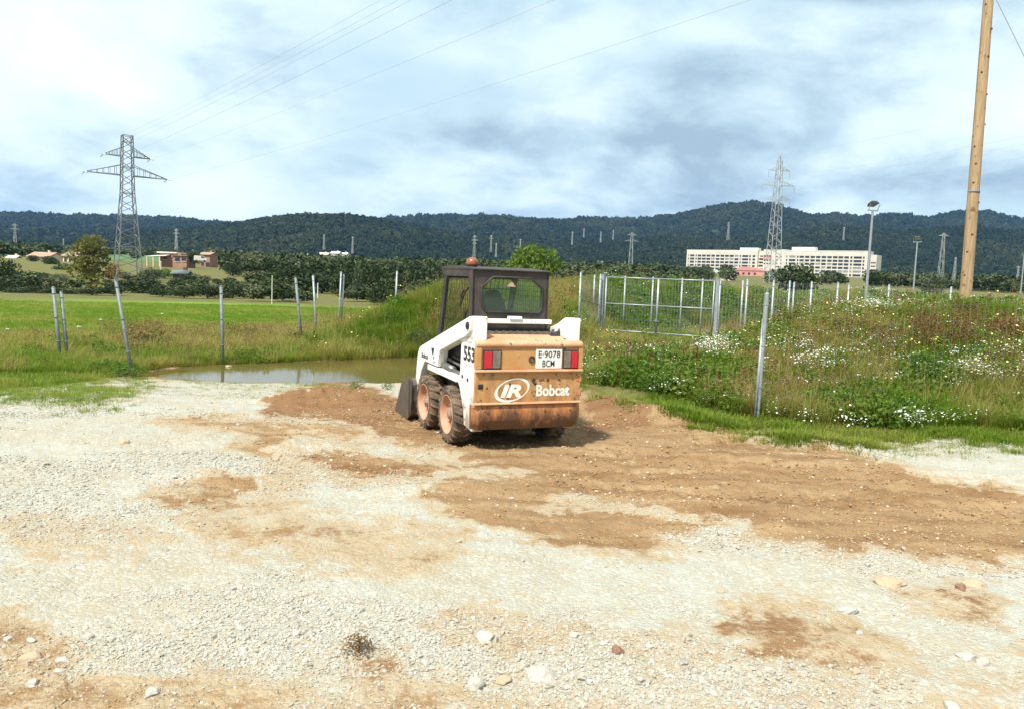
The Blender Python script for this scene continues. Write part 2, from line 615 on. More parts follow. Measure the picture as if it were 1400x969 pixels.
YARD = [(-900, 600), (-300, 552), (0, 543), (60, 546), (130, 549), (195, 527), (350, 524), (480, 528), (560, 519), (640, 535), (760, 538), (830, 542), (905, 556), (960, 579),
        (1005, 588), (1050, 592), (1100, 600), (1150, 606), (1220, 606), (1300, 603), (1400, 610), (1800, 640), (3200, 1500), (-2500, 1500)]
SOIL = [  # (polygon in photograph pixels, strength, red tint)
    ([(362, 563), (390, 540), (440, 522), (500, 528), (552, 552), (565, 592), (530, 590), (470, 571), (420, 566)], 1.0, 0.85),
    ([(795, 560), (800, 530), (850, 535), (890, 548), (915, 572), (880, 588), (820, 600), (790, 600)], 1.0, 0.9),
    ([(470, 562), (530, 556), (600, 565), (780, 550), (800, 534), (880, 544), (960, 575), (1020, 598), (1110, 612), (1210, 636), (1320, 662), (1500, 690), (1500, 778), (1400, 768), (1290, 752),
      (1200, 752), (1100, 748), (1040, 738), (985, 718), (925, 742), (850, 751), (765, 737), (700, 718), (640, 694), (600, 672), (640, 660), (730, 650), (660, 632), (600, 612), (545, 598)], 0.95, 0.3),
    ([(392, 622), (430, 611), (480, 622), (560, 634), (640, 640), (560, 652), (480, 655), (430, 640)], 0.85, 0.5),
    ([(215, 572), (330, 566), (430, 574), (520, 596), (470, 604), (400, 596), (370, 625), (300, 592)], 0.62, 0.2),
    ([(215, 674), (260, 665), (325, 664), (345, 680), (300, 696), (235, 702)], 0.9, 0.3),
    ([(250, 715), (350, 712), (480, 722), (470, 745), (380, 752), (290, 740)], 0.58, 0.2),
    ([(0, 700), (140, 702), (240, 735), (180, 770), (0, 770)], 0.3, 0.05),
    ([(-200, 850), (30, 858), (120, 880), (200, 930), (320, 938), (420, 945), (520, 930), (640, 950), (640, 1300), (-300, 1300)], 0.52, 0.12),
    ([(620, 858), (680, 846), (745, 862), (800, 870), (770, 892), (700, 896), (640, 882)], 0.55, 0.7),
    ([(1010, 822), (1060, 832), (1160, 850), (1190, 880), (1235, 915), (1130, 932), (1050, 905), (1020, 870)], 0.62, 0.5),
    ([(1235, 815), (1300, 800), (1350, 820), (1375, 850), (1300, 838)], 0.62, 0.8),
    ([(470, 915), (500, 905), (530, 925), (500, 945)], 0.7, 0.6),
    ([(380, 600), (450, 700), (640, 720), (600, 780), (420, 770), (330, 700)], 0.42, 0.15),
    ([(850, 870), (980, 860), (1010, 930), (900, 930)], 0.33, 0.45),
    ([(640, 940), (900, 950), (1150, 920), (1400, 870), (1600, 1300), (640, 1300)], 0.3, 0.1),
]
ISLAND = [(735, 684), (800, 678), (900, 694), (975, 712), (930, 720), (840, 706), (770, 700)]
ISLAND2 = [(960, 716), (995, 708), (1012, 728), (985, 745), (955, 740)]


def masks(x, y, z):
    """soil, vegetation, crop field and red tint of the ground at a place"""
    px, py, dep = proj(x, y, z)
    d = np.hypot(x, y)
    ok = (dep > 1.0) & (d < 200)
    w1 = (fbm(x * 1.7, y * 1.7, 61, 4, 0.6) - 0.5)
    w2 = (fbm(x * 1.7 + 40, y * 1.7 - 13, 71, 4, 0.6) - 0.5)
    w1 = w1 + 0.55 * (fbm(x * 8.0, y * 8.0, 63, 3, 0.6) - 0.5)
    w2 = w2 + 0.55 * (fbm(x * 8.0 + 5, y * 8.0, 73, 3, 0.6) - 0.5)
    sc_ = np.clip(1100.0 / np.maximum(d, 1), 20, 340)
    qx, qy = px + w1 * sc_ * 0.55, py + w2 * sc_ * 0.22
    soil = np.zeros_like(x)
    red = np.zeros_like(x)
    for poly, s, r in SOIL:
        m = sm(-0.16, 0.10, poly_sd(qx, qy, poly) / sc_) * s
        m = m * (0.40 + 1.15 * fbm(x * 1.6, y * 2.6, 81, 5, 0.6))
        red = np.where(m > soil, r, red)
        soil = np.maximum(soil, m)
    soil = soil * (1 - 0.55 * sm(-8, 10, poly_sd(qx, qy, ISLAND))) * (1 - 0.55 * sm(-4, 6, poly_sd(qx, qy, ISLAND2)))
    veg = 1 - sm(-5, 6, poly_sd(px + w1 * 50, py + w2 * 34, YARD))
    soil = np.where(ok, soil, 0.25 * fbm(x * 0.4, y * 0.4, 91, 3))
    veg = np.where(ok, veg, np.where(d > 60, 1.0, sm(11, 13, y)))
    y_far = np.interp(x, [-7.6, -7.2, -6.3, -4.9, -3.7, -2.6, 0.4, 1.0], [15.0, 17.0, 17.95, 19.0, 20.1, 20.9, 21.3, 15.0])
    mud = np.zeros_like(x)
    lq = (y > 12) & (y < 25) & (np.abs(x) < 12)
    if np.any(lq):
        mud[lq] = 0.85 * np.exp(-(np.clip(-poly_sd(x[lq], y[lq], PUDDLE), 0, 5) / np.where(y[lq] > 17.5, 0.9, 0.35)) ** 2)
    soil = np.maximum(soil, mud)
    veg = veg * (1 - sm(-0.05, 0.12, y_far - y) * ((x > -7.5) & (x < 1.0)))
    # crop field: left of the fence line, beyond the rough strip
    fx = -x / np.maximum(y, 1.0)
    near_edge = 26 + 13 * sm(0.45, 0.1, fx) + 3.5 * (fbm(x * 0.2, y * 0.2, 95, 3) - 0.5)
    crop = sm(0, 3, d - near_edge) * (1 - sm(58, 68, d + 16 * (fbm(x * 0.12, y * 0.12, 97, 3) - 0.5))) * sm(0.08, 0.14, fx)
    return soil, veg, crop, red


fine_a = np.linspace(-38, 38, 640)
ang = np.radians(np.concatenate([np.arange(-180, -40, 4.0), fine_a, np.arange(40, 180, 4.0)]))
rad = np.concatenate([[0.02, 0.8, 1.6, 2.2], np.geomspace(2.6, 34, 430)[0:], np.geomspace(34.8, 300, 130), np.geomspace(312, 12000, 60)])
A_, R_ = np.meshgrid(ang, rad)
gx, gy = (np.sin(A_) * R_).ravel(), (np.cos(A_) * R_).ravel()
gz = terrain(gx, gy)
nA, nR = len(ang), len(rad)
ii = (np.arange(nR - 1)[:, None] * nA + np.arange(nA)[None, :])
jj = (np.arange(nR - 1)[:, None] * nA + (np.arange(nA)[None, :] + 1) % nA)
quads = np.stack([ii, jj, jj + nA, ii + nA], -1).reshape(-1, 4)[:, ::-1]


def soil_relief(x, y, soil_, veg_):
    k = np.clip(soil_ * 1.4 - 0.25, 0, 1) * (1 - veg_) * (1 - sm(14, 22, np.hypot(x, y)))
    return k * ((fbm(x * 7.5, y * 7.5, 401, 4, 0.65) - 0.5) * 0.060 + (fbm(x * 1.6, y * 3.0, 411, 2) - 0.5) * 0.06)


soil, veg, crop, red = masks(gx, gy, gz)
gz = gz + soil_relief(gx, gy, soil, veg)
g_me = np_mesh('ground', np.stack([gx, gy, gz], -1), quads)
g_me.polygons.foreach_set('use_smooth', np.ones(len(quads), bool))
ca = g_me.color_attributes.new('cover', 'FLOAT_COLOR', 'POINT')
ca.data.foreach_set('color', np.stack([soil, veg, crop, red], -1).astype(np.float32).ravel())


def ground_material():
    m, nt, b = base_mat('yard_ground')
    tc = N(nt, 'ShaderNodeTexCoord')
    v = tc.outputs['Object']
    att = N(nt, 'ShaderNodeAttribute', attribute_name='cover')
    sp = N(nt, 'ShaderNodeSeparateColor')
    L(nt, att.outputs['Color'], sp.inputs[0])
    so, ve, cr, rd = sp.outputs[0], sp.outputs[1], sp.outputs[2], att.outputs['Alpha']
    big = noise(nt, v, 0.8, 6, 0.6)
    mid = noise(nt, v, 5.0, 7, 0.65)
    fine = noise(nt, v, 42.0, 6, 0.7)
    vo = N(nt, 'ShaderNodeTexVoronoi')
    vo.inputs['Scale'].default_value = 46
    L(nt, v, vo.inputs['Vector'])
    vo2 = N(nt, 'ShaderNodeTexVoronoi')
    vo2.inputs['Scale'].default_value = 120
    L(nt, v, vo2.inputs['Vector'])
    # compacted pale gravel
    g = mix_rgb(nt, ramp(nt, big, [(0.35, 0.0), (0.65, 1.0)]), (0.392, 0.388, 0.322), (0.37, 0.325, 0.235))
    g = mix_rgb(nt, ramp(nt, mid, [(0.47, 0.0), (0.72, 0.75)]), g, (0.37, 0.29, 0.18))
    sepv = N(nt, 'ShaderNodeSeparateColor')
    L(nt, vo.outputs['Color'], sepv.inputs[0])
    g = mix_rgb(nt, math_node(nt, 'MULTIPLY', ramp(nt, fine, [(0.45, 0.0), (0.7, 1.0)]), 0.5), g, (0.30, 0.285, 0.235))
    g = mix_rgb(nt, ramp(nt, sepv.outputs[0], [(0.72, 0.0), (0.95, 0.55)]), g, (0.50, 0.50, 0.45))
    # bare soil
    mps = N(nt, 'ShaderNodeMapping')
    mps.inputs['Rotation'].default_value = (0, 0, math.radians(14))
    mps.inputs['Scale'].default_value = (0.55, 2.4, 1.0)
    L(nt, v, mps.inputs['Vector'])
    swirl = noise(nt, mps.outputs[0], 1.5, 7, 0.62, 0.4)
    s = mix_rgb(nt, ramp(nt, swirl, [(0.34, 0.0), (0.62, 1.0)]), (0.195, 0.114, 0.052), (0.40, 0.285, 0.15))
    s = mix_rgb(nt, ramp(nt, mid, [(0.45, 0.0), (0.75, 0.5)]), s, (0.25, 0.145, 0.065))
    s = mix_rgb(nt, math_node(nt, 'MULTIPLY', rd, 0.75), s, (0.165, 0.070, 0.030))
    s = mix_rgb(nt, ramp(nt, fine, [(0.5, 0.0), (0.75, 0.55)]), s, (0.13, 0.068, 0.030))
    crumb = noise(nt, v, 17.0, 6, 0.7)
    sf = math_node(nt, 'ADD', so, math_node(nt, 'MULTIPLY', math_node(nt, 'SUBTRACT', mid, 0.5), 0.75))
    sf = math_node(nt, 'ADD', sf, math_node(nt, 'MULTIPLY', math_node(nt, 'SUBTRACT', crumb, 0.5), 0.9))
    thin = mix_rgb(nt, 0.6, g, (0.36, 0.25, 0.125))
    c = mix_rgb(nt, ramp(nt, sf, [(0.14, 0.0), (0.34, 1.0)]), g, thin)
    c = mix_rgb(nt, ramp(nt, sf, [(0.44, 0.0), (0.64, 1.0)]), c, s)
    # earth below the plants
    e = mix_rgb(nt, ramp(nt, mid, [(0.35, 0.0), (0.65, 1.0)]), (0.085, 0.10, 0.024), (0.165, 0.145, 0.05))
    e = mix_rgb(nt, ramp(nt, big, [(0.5, 0.0), (0.7, 0.5)]), e, (0.17, 0.12, 0.055))
    c = mix_rgb(nt, ve, c, e)
    cg = mix_rgb(nt, ramp(nt, mid, [(0.3, 0.0), (0.7, 1.0)]), (0.115, 0.21, 0.018), (0.165, 0.265, 0.030))
    c = mix_rgb(nt, cr, c, cg)
    L(nt, c, b.inputs['Base Color'])
    b.inputs['Roughness'].default_value = 0.95
    b.inputs['Specular IOR Level'].default_value = 0.15
    h = math_node(nt, 'ADD', math_node(nt, 'MULTIPLY', fine, 0.6), math_node(nt, 'MULTIPLY', vo.outputs['Distance'], -0.7))
    h = math_node(nt, 'ADD', h, math_node(nt, 'MULTIPLY', vo2.outputs['Distance'], -0.35))
    lump = noise(nt, v, 15.0, 5, 0.7)
    h = math_node(nt, 'ADD', h, math_node(nt, 'MULTIPLY', mid, 0.9))
    h = math_node(nt, 'ADD', h, math_node(nt, 'MULTIPLY', math_node(nt, 'MULTIPLY', lump, so), 2.2))
    bn = N(nt, 'ShaderNodeBump')
    bn.inputs['Strength'].default_value = 0.6
    bn.inputs['Distance'].default_value = 0.022
    L(nt, h, bn.inputs['Height'])
    L(nt, bn.outputs[0], b.inputs['Normal'])
    return m


ground = link_mesh('ground', g_me, ground_material())
tag(ground, 'pale gravel yard with brown soil, running on into grass and farmland', kind='structure')

# puddle
m, nt, b = base_mat('muddy_water')
b.inputs['Base Color'].default_value = (0.105, 0.082, 0.026, 1)
b.inputs['Specular IOR Level'].default_value = 0.2
b.inputs['Roughness'].default_value = 0.07
b.inputs['IOR'].default_value = 1.33
tc = N(nt, 'ShaderNodeTexCoord')
bn = N(nt, 'ShaderNodeBump')
bn.inputs['Strength'].default_value = 0.10
bn.inputs['Distance'].default_value = 0.02
L(nt, noise(nt, tc.outputs['Object'], 3.0, 3, 0.5), bn.inputs['Height'])
L(nt, bn.outputs[0], b.inputs['Normal'])
M['water'] = m
cxp, cyp = sum(p[0] for p in PUDDLE) / len(PUDDLE), sum(p[1] for p in PUDDLE) / len(PUDDLE)
pv = [(cxp + (x - cxp) * 1.12, cyp + (y - cyp) * 1.16, PUD_Z) for x, y in PUDDLE]
mb = MB()
mb.add(pv, [tuple(range(len(pv)))[::-1]])
tag(mb.build('puddle', M['water'], fixn=False), 'shallow muddy puddle along the far edge of the yard', kind='structure')
for p in bpy.data.objects['puddle'].data.polygons:
    if p.normal.z < 0:
        p.flip()

# ------------------------------------------------------------------ hills
def slope_heights(px_list, d):
    us, hs = [], []
    for px, py in px_list:
        w = at(px, py, d)
        us.append(w.x / w.y)
        hs.append(w.z)
    return np.array(us), np.array(hs)


class Hill:
    def __init__(self, px_list, d_ridge, d_foot, d_back, seed, rough):
        self.us, self.hs = slope_heights(px_list, d_ridge)
        self.dr, self.df, self.db, self.seed, self.rough = d_ridge, d_foot, d_back, seed, rough

    def z(self, u, y):
        h = np.interp(u, self.us, self.hs)
        out = np.clip(np.abs(u) - 0.66, 0, 2)
        h = h * (1 + 0.35 * (fbm(u * 4, u * 0 + 3, self.seed, 3) - 0.5) * sm(0, 0.2, out))
        t = np.where(y <= self.dr, (y - self.df) / (self.dr - self.df), 1 - (y - self.dr) / (self.db - self.dr))
        t = np.clip(t, 0, 1)
        prof = t ** 1.15
        spur = (fbm(u * y * 0.0022, y * 0.0016, self.seed + 3, 4) - 0.5)
        lump = (fbm(u * y * 0.011, y * 0.011, self.seed + 9, 3) - 0.5)
        z = h * (prof + self.rough * spur * 4 * t * (1 - t) * np.where(y <= self.dr, 1, 1)) + lump * 22 * sm(0.0, 0.2, t) * (1 - 0.8 * sm(0.85, 1, t))
        return np.where(t <= 0, -20.0, np.maximum(z - 45 * (1 - sm(0, 0.07, t)), -20.0))

    def build(self, name, label, mat):
        u = np.linspace(-1.5, 1.5, 620)
        y = np.concatenate([np.linspace(self.df, self.dr, 60), np.linspace(self.dr, self.db, 16)[1:]])
        U, Y = np.meshgrid(u, y)
        Z = self.z(U, Y)
        V = np.stack([(U * Y).ravel(), Y.ravel(), Z.ravel()], -1)
        n = len(u)
        i = (np.arange(len(y) - 1)[:, None] * n + np.arange(n - 1)[None, :])
        q = np.stack([i, i + 1, i + n + 1, i + n], -1).reshape(-1, 4)
        me = np_mesh(name, V, q)
        me.polygons.foreach_set('use_smooth', np.ones(len(q), bool))
        o = link_mesh(name, me, mat)
        return tag(o, label, kind='structure')


M['hill'] = pm('wooded_hillside', (0.014, 0.026, 0.010), (0.024, 0.036, 0.014), 0.02, 0.95)
FAR = Hill([(-300, 305), (-100, 300), (0, 296), (40, 295), (70, 298), (130, 299), (190, 300), (230, 301), (280, 306), (340, 312), (420, 308), (500, 303), (560, 299), (610, 297), (660, 298), (700, 301), (745, 305),
            (790, 302), (820, 301), (850, 303), (885, 302), (930, 296), (970, 289), (1000, 283), (1030, 280), (1065, 284), (1105, 297), (1125, 296), (1145, 294), (1180, 300), (1225, 294), (1265, 301), (1320, 290),
            (1345, 291), (1400, 305), (1500, 300), (1700, 290)], 3600, 1700, 5200, 3, 0.55)
NEAR = Hill([(-300, 330), (0, 331), (60, 333), (130, 330), (200, 322), (260, 316), (310, 311), (350, 306), (385, 301), (420, 298), (480, 299), (530, 306), (580, 316), (640, 327), (700, 335), (760, 338), (830, 336),
             (890, 329), (950, 327), (1020, 329), (1080, 322), (1140, 312), (1180, 317), (1215, 321), (1270, 318), (1320, 314), (1370, 318), (1420, 322), (1700, 320)], 2100, 1050, 3000, 8, 0.46)
FAR.build('far_hills', 'far wooded ridge fading to blue along the skyline', M['hill'])
NEAR.build('near_hills', 'nearer dark green wooded hills below the skyline', M['hill'])


# ------------------------------------------------------------------ scattering (geometry nodes, for what nobody could count)
def scatter(name, pts, scale, rot, pick, tone, protos, label, squash=None):
    me = bpy.data.meshes.new(name)
    n = len(pts)
    me.vertices.add(n)
    me.vertices.foreach_set('co', np.asarray(pts, np.float32).ravel())
    sv = np.asarray(scale, np.float32)
    if sv.ndim == 1:
        sv = np.stack([sv, sv, sv], -1)
    if squash is not None:
        sv = sv * np.asarray(squash, np.float32)
    for nm, typ, key, arr in (('sc', 'FLOAT_VECTOR', 'vector', sv), ('rot', 'FLOAT_VECTOR', 'vector', np.asarray(rot, np.float32)),
                              ('pick', 'INT', 'value', np.asarray(pick, np.int32)), ('tone', 'FLOAT', 'value', np.asarray(tone, np.float32))):
        a = me.attributes.new(nm, typ, 'POINT')
        a.data.foreach_set(key, arr.ravel())
    o = bpy.data.objects.new(name, me)
    COL.objects.link(o)
    ng = bpy.data.node_groups.new(name + '_nodes', 'GeometryNodeTree')
    ng.interface.new_socket('Geometry', in_out='INPUT', socket_type='NodeSocketGeometry')
    ng.interface.new_socket('Geometry', in_out='OUTPUT', socket_type='NodeSocketGeometry')
    gi, go = ng.nodes.new('NodeGroupInput'), ng.nodes.new('NodeGroupOutput')
    iop = ng.nodes.new('GeometryNodeInstanceOnPoints')
    gti = ng.nodes.new('GeometryNodeGeometryToInstance')
    for p in protos[::-1]:
        oi = ng.nodes.new('GeometryNodeObjectInfo')
        oi.inputs['Object'].default_value = p
        ng.links.new(oi.outputs['Geometry'], gti.inputs[0])
    ng.links.new(gi.outputs[0], iop.inputs['Points'])
    ng.links.new(gti.outputs[0], iop.inputs['Instance'])
    iop.inputs['Pick Instance'].default_value = True
    for nm, typ, sock in (('sc', 'FLOAT_VECTOR', 'Scale'), ('rot', 'FLOAT_VECTOR', 'Rotation'), ('pick', 'INT', 'Instance Index')):
        na = ng.nodes.new('GeometryNodeInputNamedAttribute')
        na.data_type = typ
        na.inputs['Name'].default_value = nm
        ng.links.new(na.outputs['Attribute'], iop.inputs[sock])
    ng.links.new(iop.outputs[0], go.inputs[0])
    md = o.modifiers.new('scatter', 'NODES')
    md.node_group = ng
    return tag(o, label, kind='stuff')


def proto(name, me, mat):
    me.materials.append(mat)
    return bpy.data.objects.new(name, me)


def blob_mesh(name, seed, sub=2, amp=0.35, flat=1.0, freq=2.2):
    b = bmesh.new()
    bmesh.ops.create_icosphere(b, subdivisions=sub, radius=1.0)
    r = random.Random(seed)
    offs = [Vector((r.uniform(-9, 9), r.uniform(-9, 9), r.uniform(-9, 9))) for _ in range(2)]
    from mathutils import noise as mn
    for v in b.verts:
        k = 1 + amp * mn.noise(v.co * freq + offs[0]) + 0.5 * amp * mn.noise(v.co * freq * 2.3 + offs[1])
        v.co = v.co * k
        v.co.z *= flat
    me = bpy.data.meshes.new(name)
    b.to_mesh(me)
    b.free()
    return me


def leaf_cloud(seed, n, lobes, size, flat_leaf=0.5):
    """many small folded leaves spread through the volume of a few lobes"""
    r = np.random.default_rng(seed)
    lob = np.array(lobes, float)               # cx, cy, cz, rx, ry, rz
    vol = lob[:, 3] * lob[:, 4] * lob[:, 5]
    k = r.choice(len(lob), n, p=vol / vol.sum())
    dirs = r.normal(size=(n, 3))
    dirs /= np.linalg.norm(dirs, axis=1)[:, None]
    rr = r.uniform(0.25, 1.0, n) ** 0.42
    rr *= 0.82 + 0.36 * fbm(dirs[:, 0] * 2.2 + k * 7.7, dirs[:, 1] * 2.2 + dirs[:, 2] * 3.1, seed, 3)
    c = lob[k, :3] + dirs * rr[:, None] * lob[k, 3:6]
    a = r.normal(size=(n, 3))
    a /= np.linalg.norm(a, axis=1)[:, None]
    bb = np.cross(a, r.normal(size=(n, 3)))
    bb /= np.linalg.norm(bb, axis=1)[:, None]
    s = size * r.uniform(0.6, 1.3, n)[:, None]
    nn = np.cross(a, bb)
    V = np.stack([c - a * s, c + bb * s * flat_leaf + nn * s * 0.15, c + a * s, c - bb * s * flat_leaf + nn * s * 0.15], 1).reshape(-1, 3)
    Fq = np.arange(4 * n).reshape(-1, 4)
    return V, Fq


# wood on the hills
M['forest'] = leaf_mat('forest_crowns', (0.006, 0.015, 0.007), (0.020, 0.036, 0.013), 0.0, 0.9, third=(0.036, 0.046, 0.017))
fprot = []
for i in range(4):
    V, Fq = leaf_cloud(300 + i, 90, [(0, 0, 0, 1, 1, 0.8), (0.5, 0.2, -0.1, 0.6, 0.6, 0.6), (-0.4, -0.3, 0.2, 0.5, 0.6, 0.6)], 0.36, 0.7)
    bl = blob_mesh('core', 40 + i, 1, 0.5, 0.8)
    nb = len(bl.vertices)
    co = np.empty(nb * 3, np.float32)
    bl.vertices.foreach_get('co', co)
    me = bpy.data.meshes.new('forest_crown')
    me.from_pydata(np.concatenate([co.reshape(-1, 3) * 0.86, V]).tolist(), [], [tuple(p.vertices) for p in bl.polygons] + (Fq + nb).tolist())
    fprot.append(proto('forest_crown', me, M['forest']))


def forest(name, hill, n, size, label, seed):
    r = np.random.default_rng(seed)
    u = r.uniform(-0.80, 0.80, n)
    t = r.uniform(0, 1, n) ** 0.8
    y = hill.df + (hill.dr * 1.04 - hill.df) * t
    z = hill.z(u, y)
    x = u * y
    keep = z > 8
    x, y, z = x[keep], y[keep], z[keep]
    s = size * r.uniform(0.45, 1.5, len(x)) * (y / hill.dr) ** 0.5
    sv = np.stack([s, s, s * r.uniform(0.8, 1.3, len(x))], -1)
    tone = np.clip((fbm(x * 0.005, y * 0.004, seed, 4, 0.6) - 0.45) * 4.0 + r.normal(0, 0.25, len(x)), 0, 1)
    rot = np.stack([r.uniform(-.2, .2, len(x)), r.uniform(-.2, .2, len(x)), r.uniform(0, 6.28, len(x))], -1)
    scatter(name, np.stack([x, y, z + s * 0.35], -1), sv, rot, r.integers(0, 4, len(x)), tone, fprot, label)


forest('far_forest', FAR, 30000, 12.0, 'distant wood covering the blue far ridge', 5)
forest('near_forest', NEAR, 34000, 7.6, 'dark green wood covering the nearer hills', 6)

# ------------------------------------------------------------------ text helper (lettering becomes a thin mesh)
def text_part(name, s, w, h, mat, parent, origin, xdir, updir, bold=0.0, shear=0.0, depth=0.0015):
    cu = bpy.data.curves.new(name, 'FONT')
    cu.body = s
    cu.size = 1.0
    cu.offset = bold
    cu.shear = shear
    cu.space_line = 1.05
    cu.align_x = 'CENTER'
    cu.resolution_u = 3
    to = bpy.data.objects.new(name, cu)
    COL.objects.link(to)
    bpy.context.view_layer.update()
    me = bpy.data.meshes.new_from_object(to.evaluated_get(bpy.context.evaluated_depsgraph_get()))
    bpy.data.objects.remove(to)
    co = np.empty(len(me.vertices) * 3, np.float32)
    me.vertices.foreach_get('co', co)
    co = co.reshape(-1, 3)
    lo, hi = co.min(0), co.max(0)
    u = (co[:, 0] - lo[0]) / (hi[0] - lo[0]) * w
    v = (co[:, 1] - lo[1]) / (hi[1] - lo[1]) * h
    O_, X_, U_ = np.array(origin, float), np.array(xdir, float), np.array(updir, float)
    nrm = np.cross(X_, U_)
    P = O_ + u[:, None] * X_ + v[:, None] * U_ + nrm * depth
    me.vertices.foreach_set('co', P.astype(np.float32).ravel())
    me.update()
    me.name = name
    me.materials.clear()
    return link_mesh(name, me, mat, parent)


# ------------------------------------------------------------------ skid-steer loader
ORANGE = (0.47, 0.225, 0.072)
M['orange'] = paint_mat('faded_orange_paint', ORANGE, (0.50, 0.32, 0.15), (0.27, 0.135, 0.06), 0.1, 0.95, 0.5, (0.12, 0.055, 0.028), 0.622, 0.75)
M['orange_top'] = paint_mat('dusty_orange_paint', (0.50, 0.25, 0.12), (0.55, 0.38, 0.24), (0.42, 0.25, 0.13), -0.5, 0.3, 0.6, (0.14, 0.065, 0.03), 0.635, 0.85)
M['orange_low'] = paint_mat('muddy_orange_paint', (0.46, 0.17, 0.05), (0.40, 0.19, 0.08), (0.085, 0.045, 0.024), 0.20, 0.62, 0.6, (0.035, 0.022, 0.016), 0.625, 0.9)
M['white'] = paint_mat('white_machine_paint', (0.80, 0.79, 0.74), (0.66, 0.62, 0.54), (0.30, 0.20, 0.12), 0.08, 0.75, 0.4, (0.15, 0.10, 0.07), 0.655, 0.4)
M['cab'] = paint_mat('faded_dark_cab_paint', (0.028, 0.023, 0.021), (0.085, 0.062, 0.050), (0.1, 0.075, 0.06), 0.6, 1.0, 0.5, (0.18, 0.12, 0.09), 0.68, 0.9)
M['black'] = pm('black_parts', (0.018, 0.017, 0.016), (0.045, 0.036, 0.028), 7, 0.6, 0.15)
M['steel'] = pm('worn_bucket_steel', (0.085, 0.075, 0.068), (0.17, 0.125, 0.085), 5, 0.55, 0.2, 30, 0.4)
M['rod'] = pm('cylinder_steel', (0.12, 0.12, 0.12), (0.22, 0.2, 0.18), 8, 0.4, 0.1, 30, 0.5)
M['tyre'] = pm('muddy_tyre_rubber', (0.055, 0.042, 0.032), (0.23, 0.15, 0.085), 7, 0.95, 0.4, 30, lo=0.38, hi=0.68)
M['rim'] = pm('dusty_orange_rim', (0.50, 0.20, 0.115), (0.42, 0.28, 0.18), 9, 0.65, 0.1, 40)
M['hub'] = pm('hub_steel', (0.40, 0.30, 0.22), (0.20, 0.13, 0.09), 16, 0.6, 0.2)
M['seat'] = pm('black_vinyl', (0.022, 0.024, 0.028), (0.035, 0.035, 0.035), 6, 0.5)
M['decal_w'] = pm('white_decal', (0.83, 0.80, 0.74), (0.72, 0.64, 0.52), 12, 0.5)
M['decal_k'] = pm('black_decal', (0.02, 0.02, 0.022), (0.10, 0.09, 0.08), 30, 0.5, lo=0.5, hi=0.75)
M['decal_t'] = pm('grey_decal_print', (0.20, 0.18, 0.16), (0.55, 0.5, 0.45), 40, 0.6)
M['plate'] = pm('plate_white', (0.80, 0.80, 0.75), (0.66, 0.63, 0.56), 10, 0.4)
M['lens_r'] = pm('red_lens', (0.55, 0.012, 0.03), (0.40, 0.02, 0.03), 12, 0.2)
M['lens_c'] = pm('dusty_clear_lens', (0.22, 0.17, 0.13), (0.14, 0.10, 0.075), 14, 0.25)
M['beacon'] = pm('dull_orange_beacon', (0.30, 0.095, 0.04), (0.17, 0.055, 0.03), 10, 0.3)

m, nt, b = base_mat('green_tinted_glass')
nt.nodes.remove(b)
tr = N(nt, 'ShaderNodeBsdfTransparent')
tr.inputs['Color'].default_value = (0.74, 0.90, 0.82, 1)
df = N(nt, 'ShaderNodeBsdfDiffuse')
df.inputs['Color'].default_value = (0.20, 0.30, 0.25, 1)
gl = N(nt, 'ShaderNodeBsdfGlossy')
gl.inputs['Roughness'].default_value = 0.04
lw = N(nt, 'ShaderNodeFresnel')
lw.inputs['IOR'].default_value = 1.5
m1, m2 = N(nt, 'ShaderNodeMixShader'), N(nt, 'ShaderNodeMixShader')
m1.inputs[0].default_value = 0.07
L(nt, tr.outputs[0], m1.inputs[1]); L(nt, df.outputs[0], m1.inputs[2])
L(nt, lw.outputs[0], m2.inputs[0]); L(nt, m1.outputs[0], m2.inputs[1]); L(nt, gl.outputs[0], m2.inputs[2])
L(nt, m2.outputs[0], nt.nodes['Material Output'].inputs['Surface'])
M['glass'] = m

ldr = empty('skid_steer_loader', LOADER_O, LOADER_YAW)
tag(ldr, 'dusty white and orange skid steer loader with dark cab and orange beacon', 'loader')


def side(poly, x0, x1, name, mat, bevel=0.006, parent=None):
    """the same part on the left and on the right side of the machine"""
    res = []
    for s in (-1, 1):
        mb = MB()
        mb.prism_x(poly, min(s * x0, s * x1), max(s * x0, s * x1))
        res.append(mb.build(name, mat, parent or ldr, bevel=bevel))
    return res


# body
mb = MB()
mb.prism_x([(-0.90, 0.25), (-0.90, 0.80), (-0.62, 1.12), (-0.45, 1.12), (-0.45, 0.95), (0.70, 0.80), (0.74, 0.26), (0.55, 0.14), (-0.42, 0.14), (-0.58, 0.24)], -0.425, 0.425)
mb.build('chassis', M['black'], ldr, bevel=0.01)
TOWER = [(-0.94, 1.365), (-0.80, 1.362), (-0.63, 1.29), (-0.52, 1.14), (-0.505, 0.76), (-0.435, 0.665), (-0.50, 0.61), (-0.575, 0.50), (-0.645, 0.36), (-0.665, 0.24), (-0.90, 0.21), (-0.925, 0.30), (-0.935, 1.13)]
side(TOWER, 0.455, 0.580, 'side_frame', M['white'], 0.012)
ARM = [(-0.90, 1.345), (-0.84, 1.362), (-0.62, 1.305), (0.84, 0.912), (0.91, 0.875), (0.955, 0.80), (1.0, 0.62), (1.045, 0.29), (0.93, 0.27), (0.88, 0.47), (0.80, 0.62), (0.66, 0.752), (0.18, 0.742), (0.118, 0.925), (-0.595, 1.120), (-0.72, 1.15), (-0.86, 1.22)]
arms = side(ARM, 0.50, 0.612, 'lift_arm', M['white'], 0.010)
side([(0.56, 0.732), (-0.46, 0.718), (-0.46, 0.655), (0.56, 0.668)], 0.47, 0.606, 'fender_rail', M['white'], 0.008)
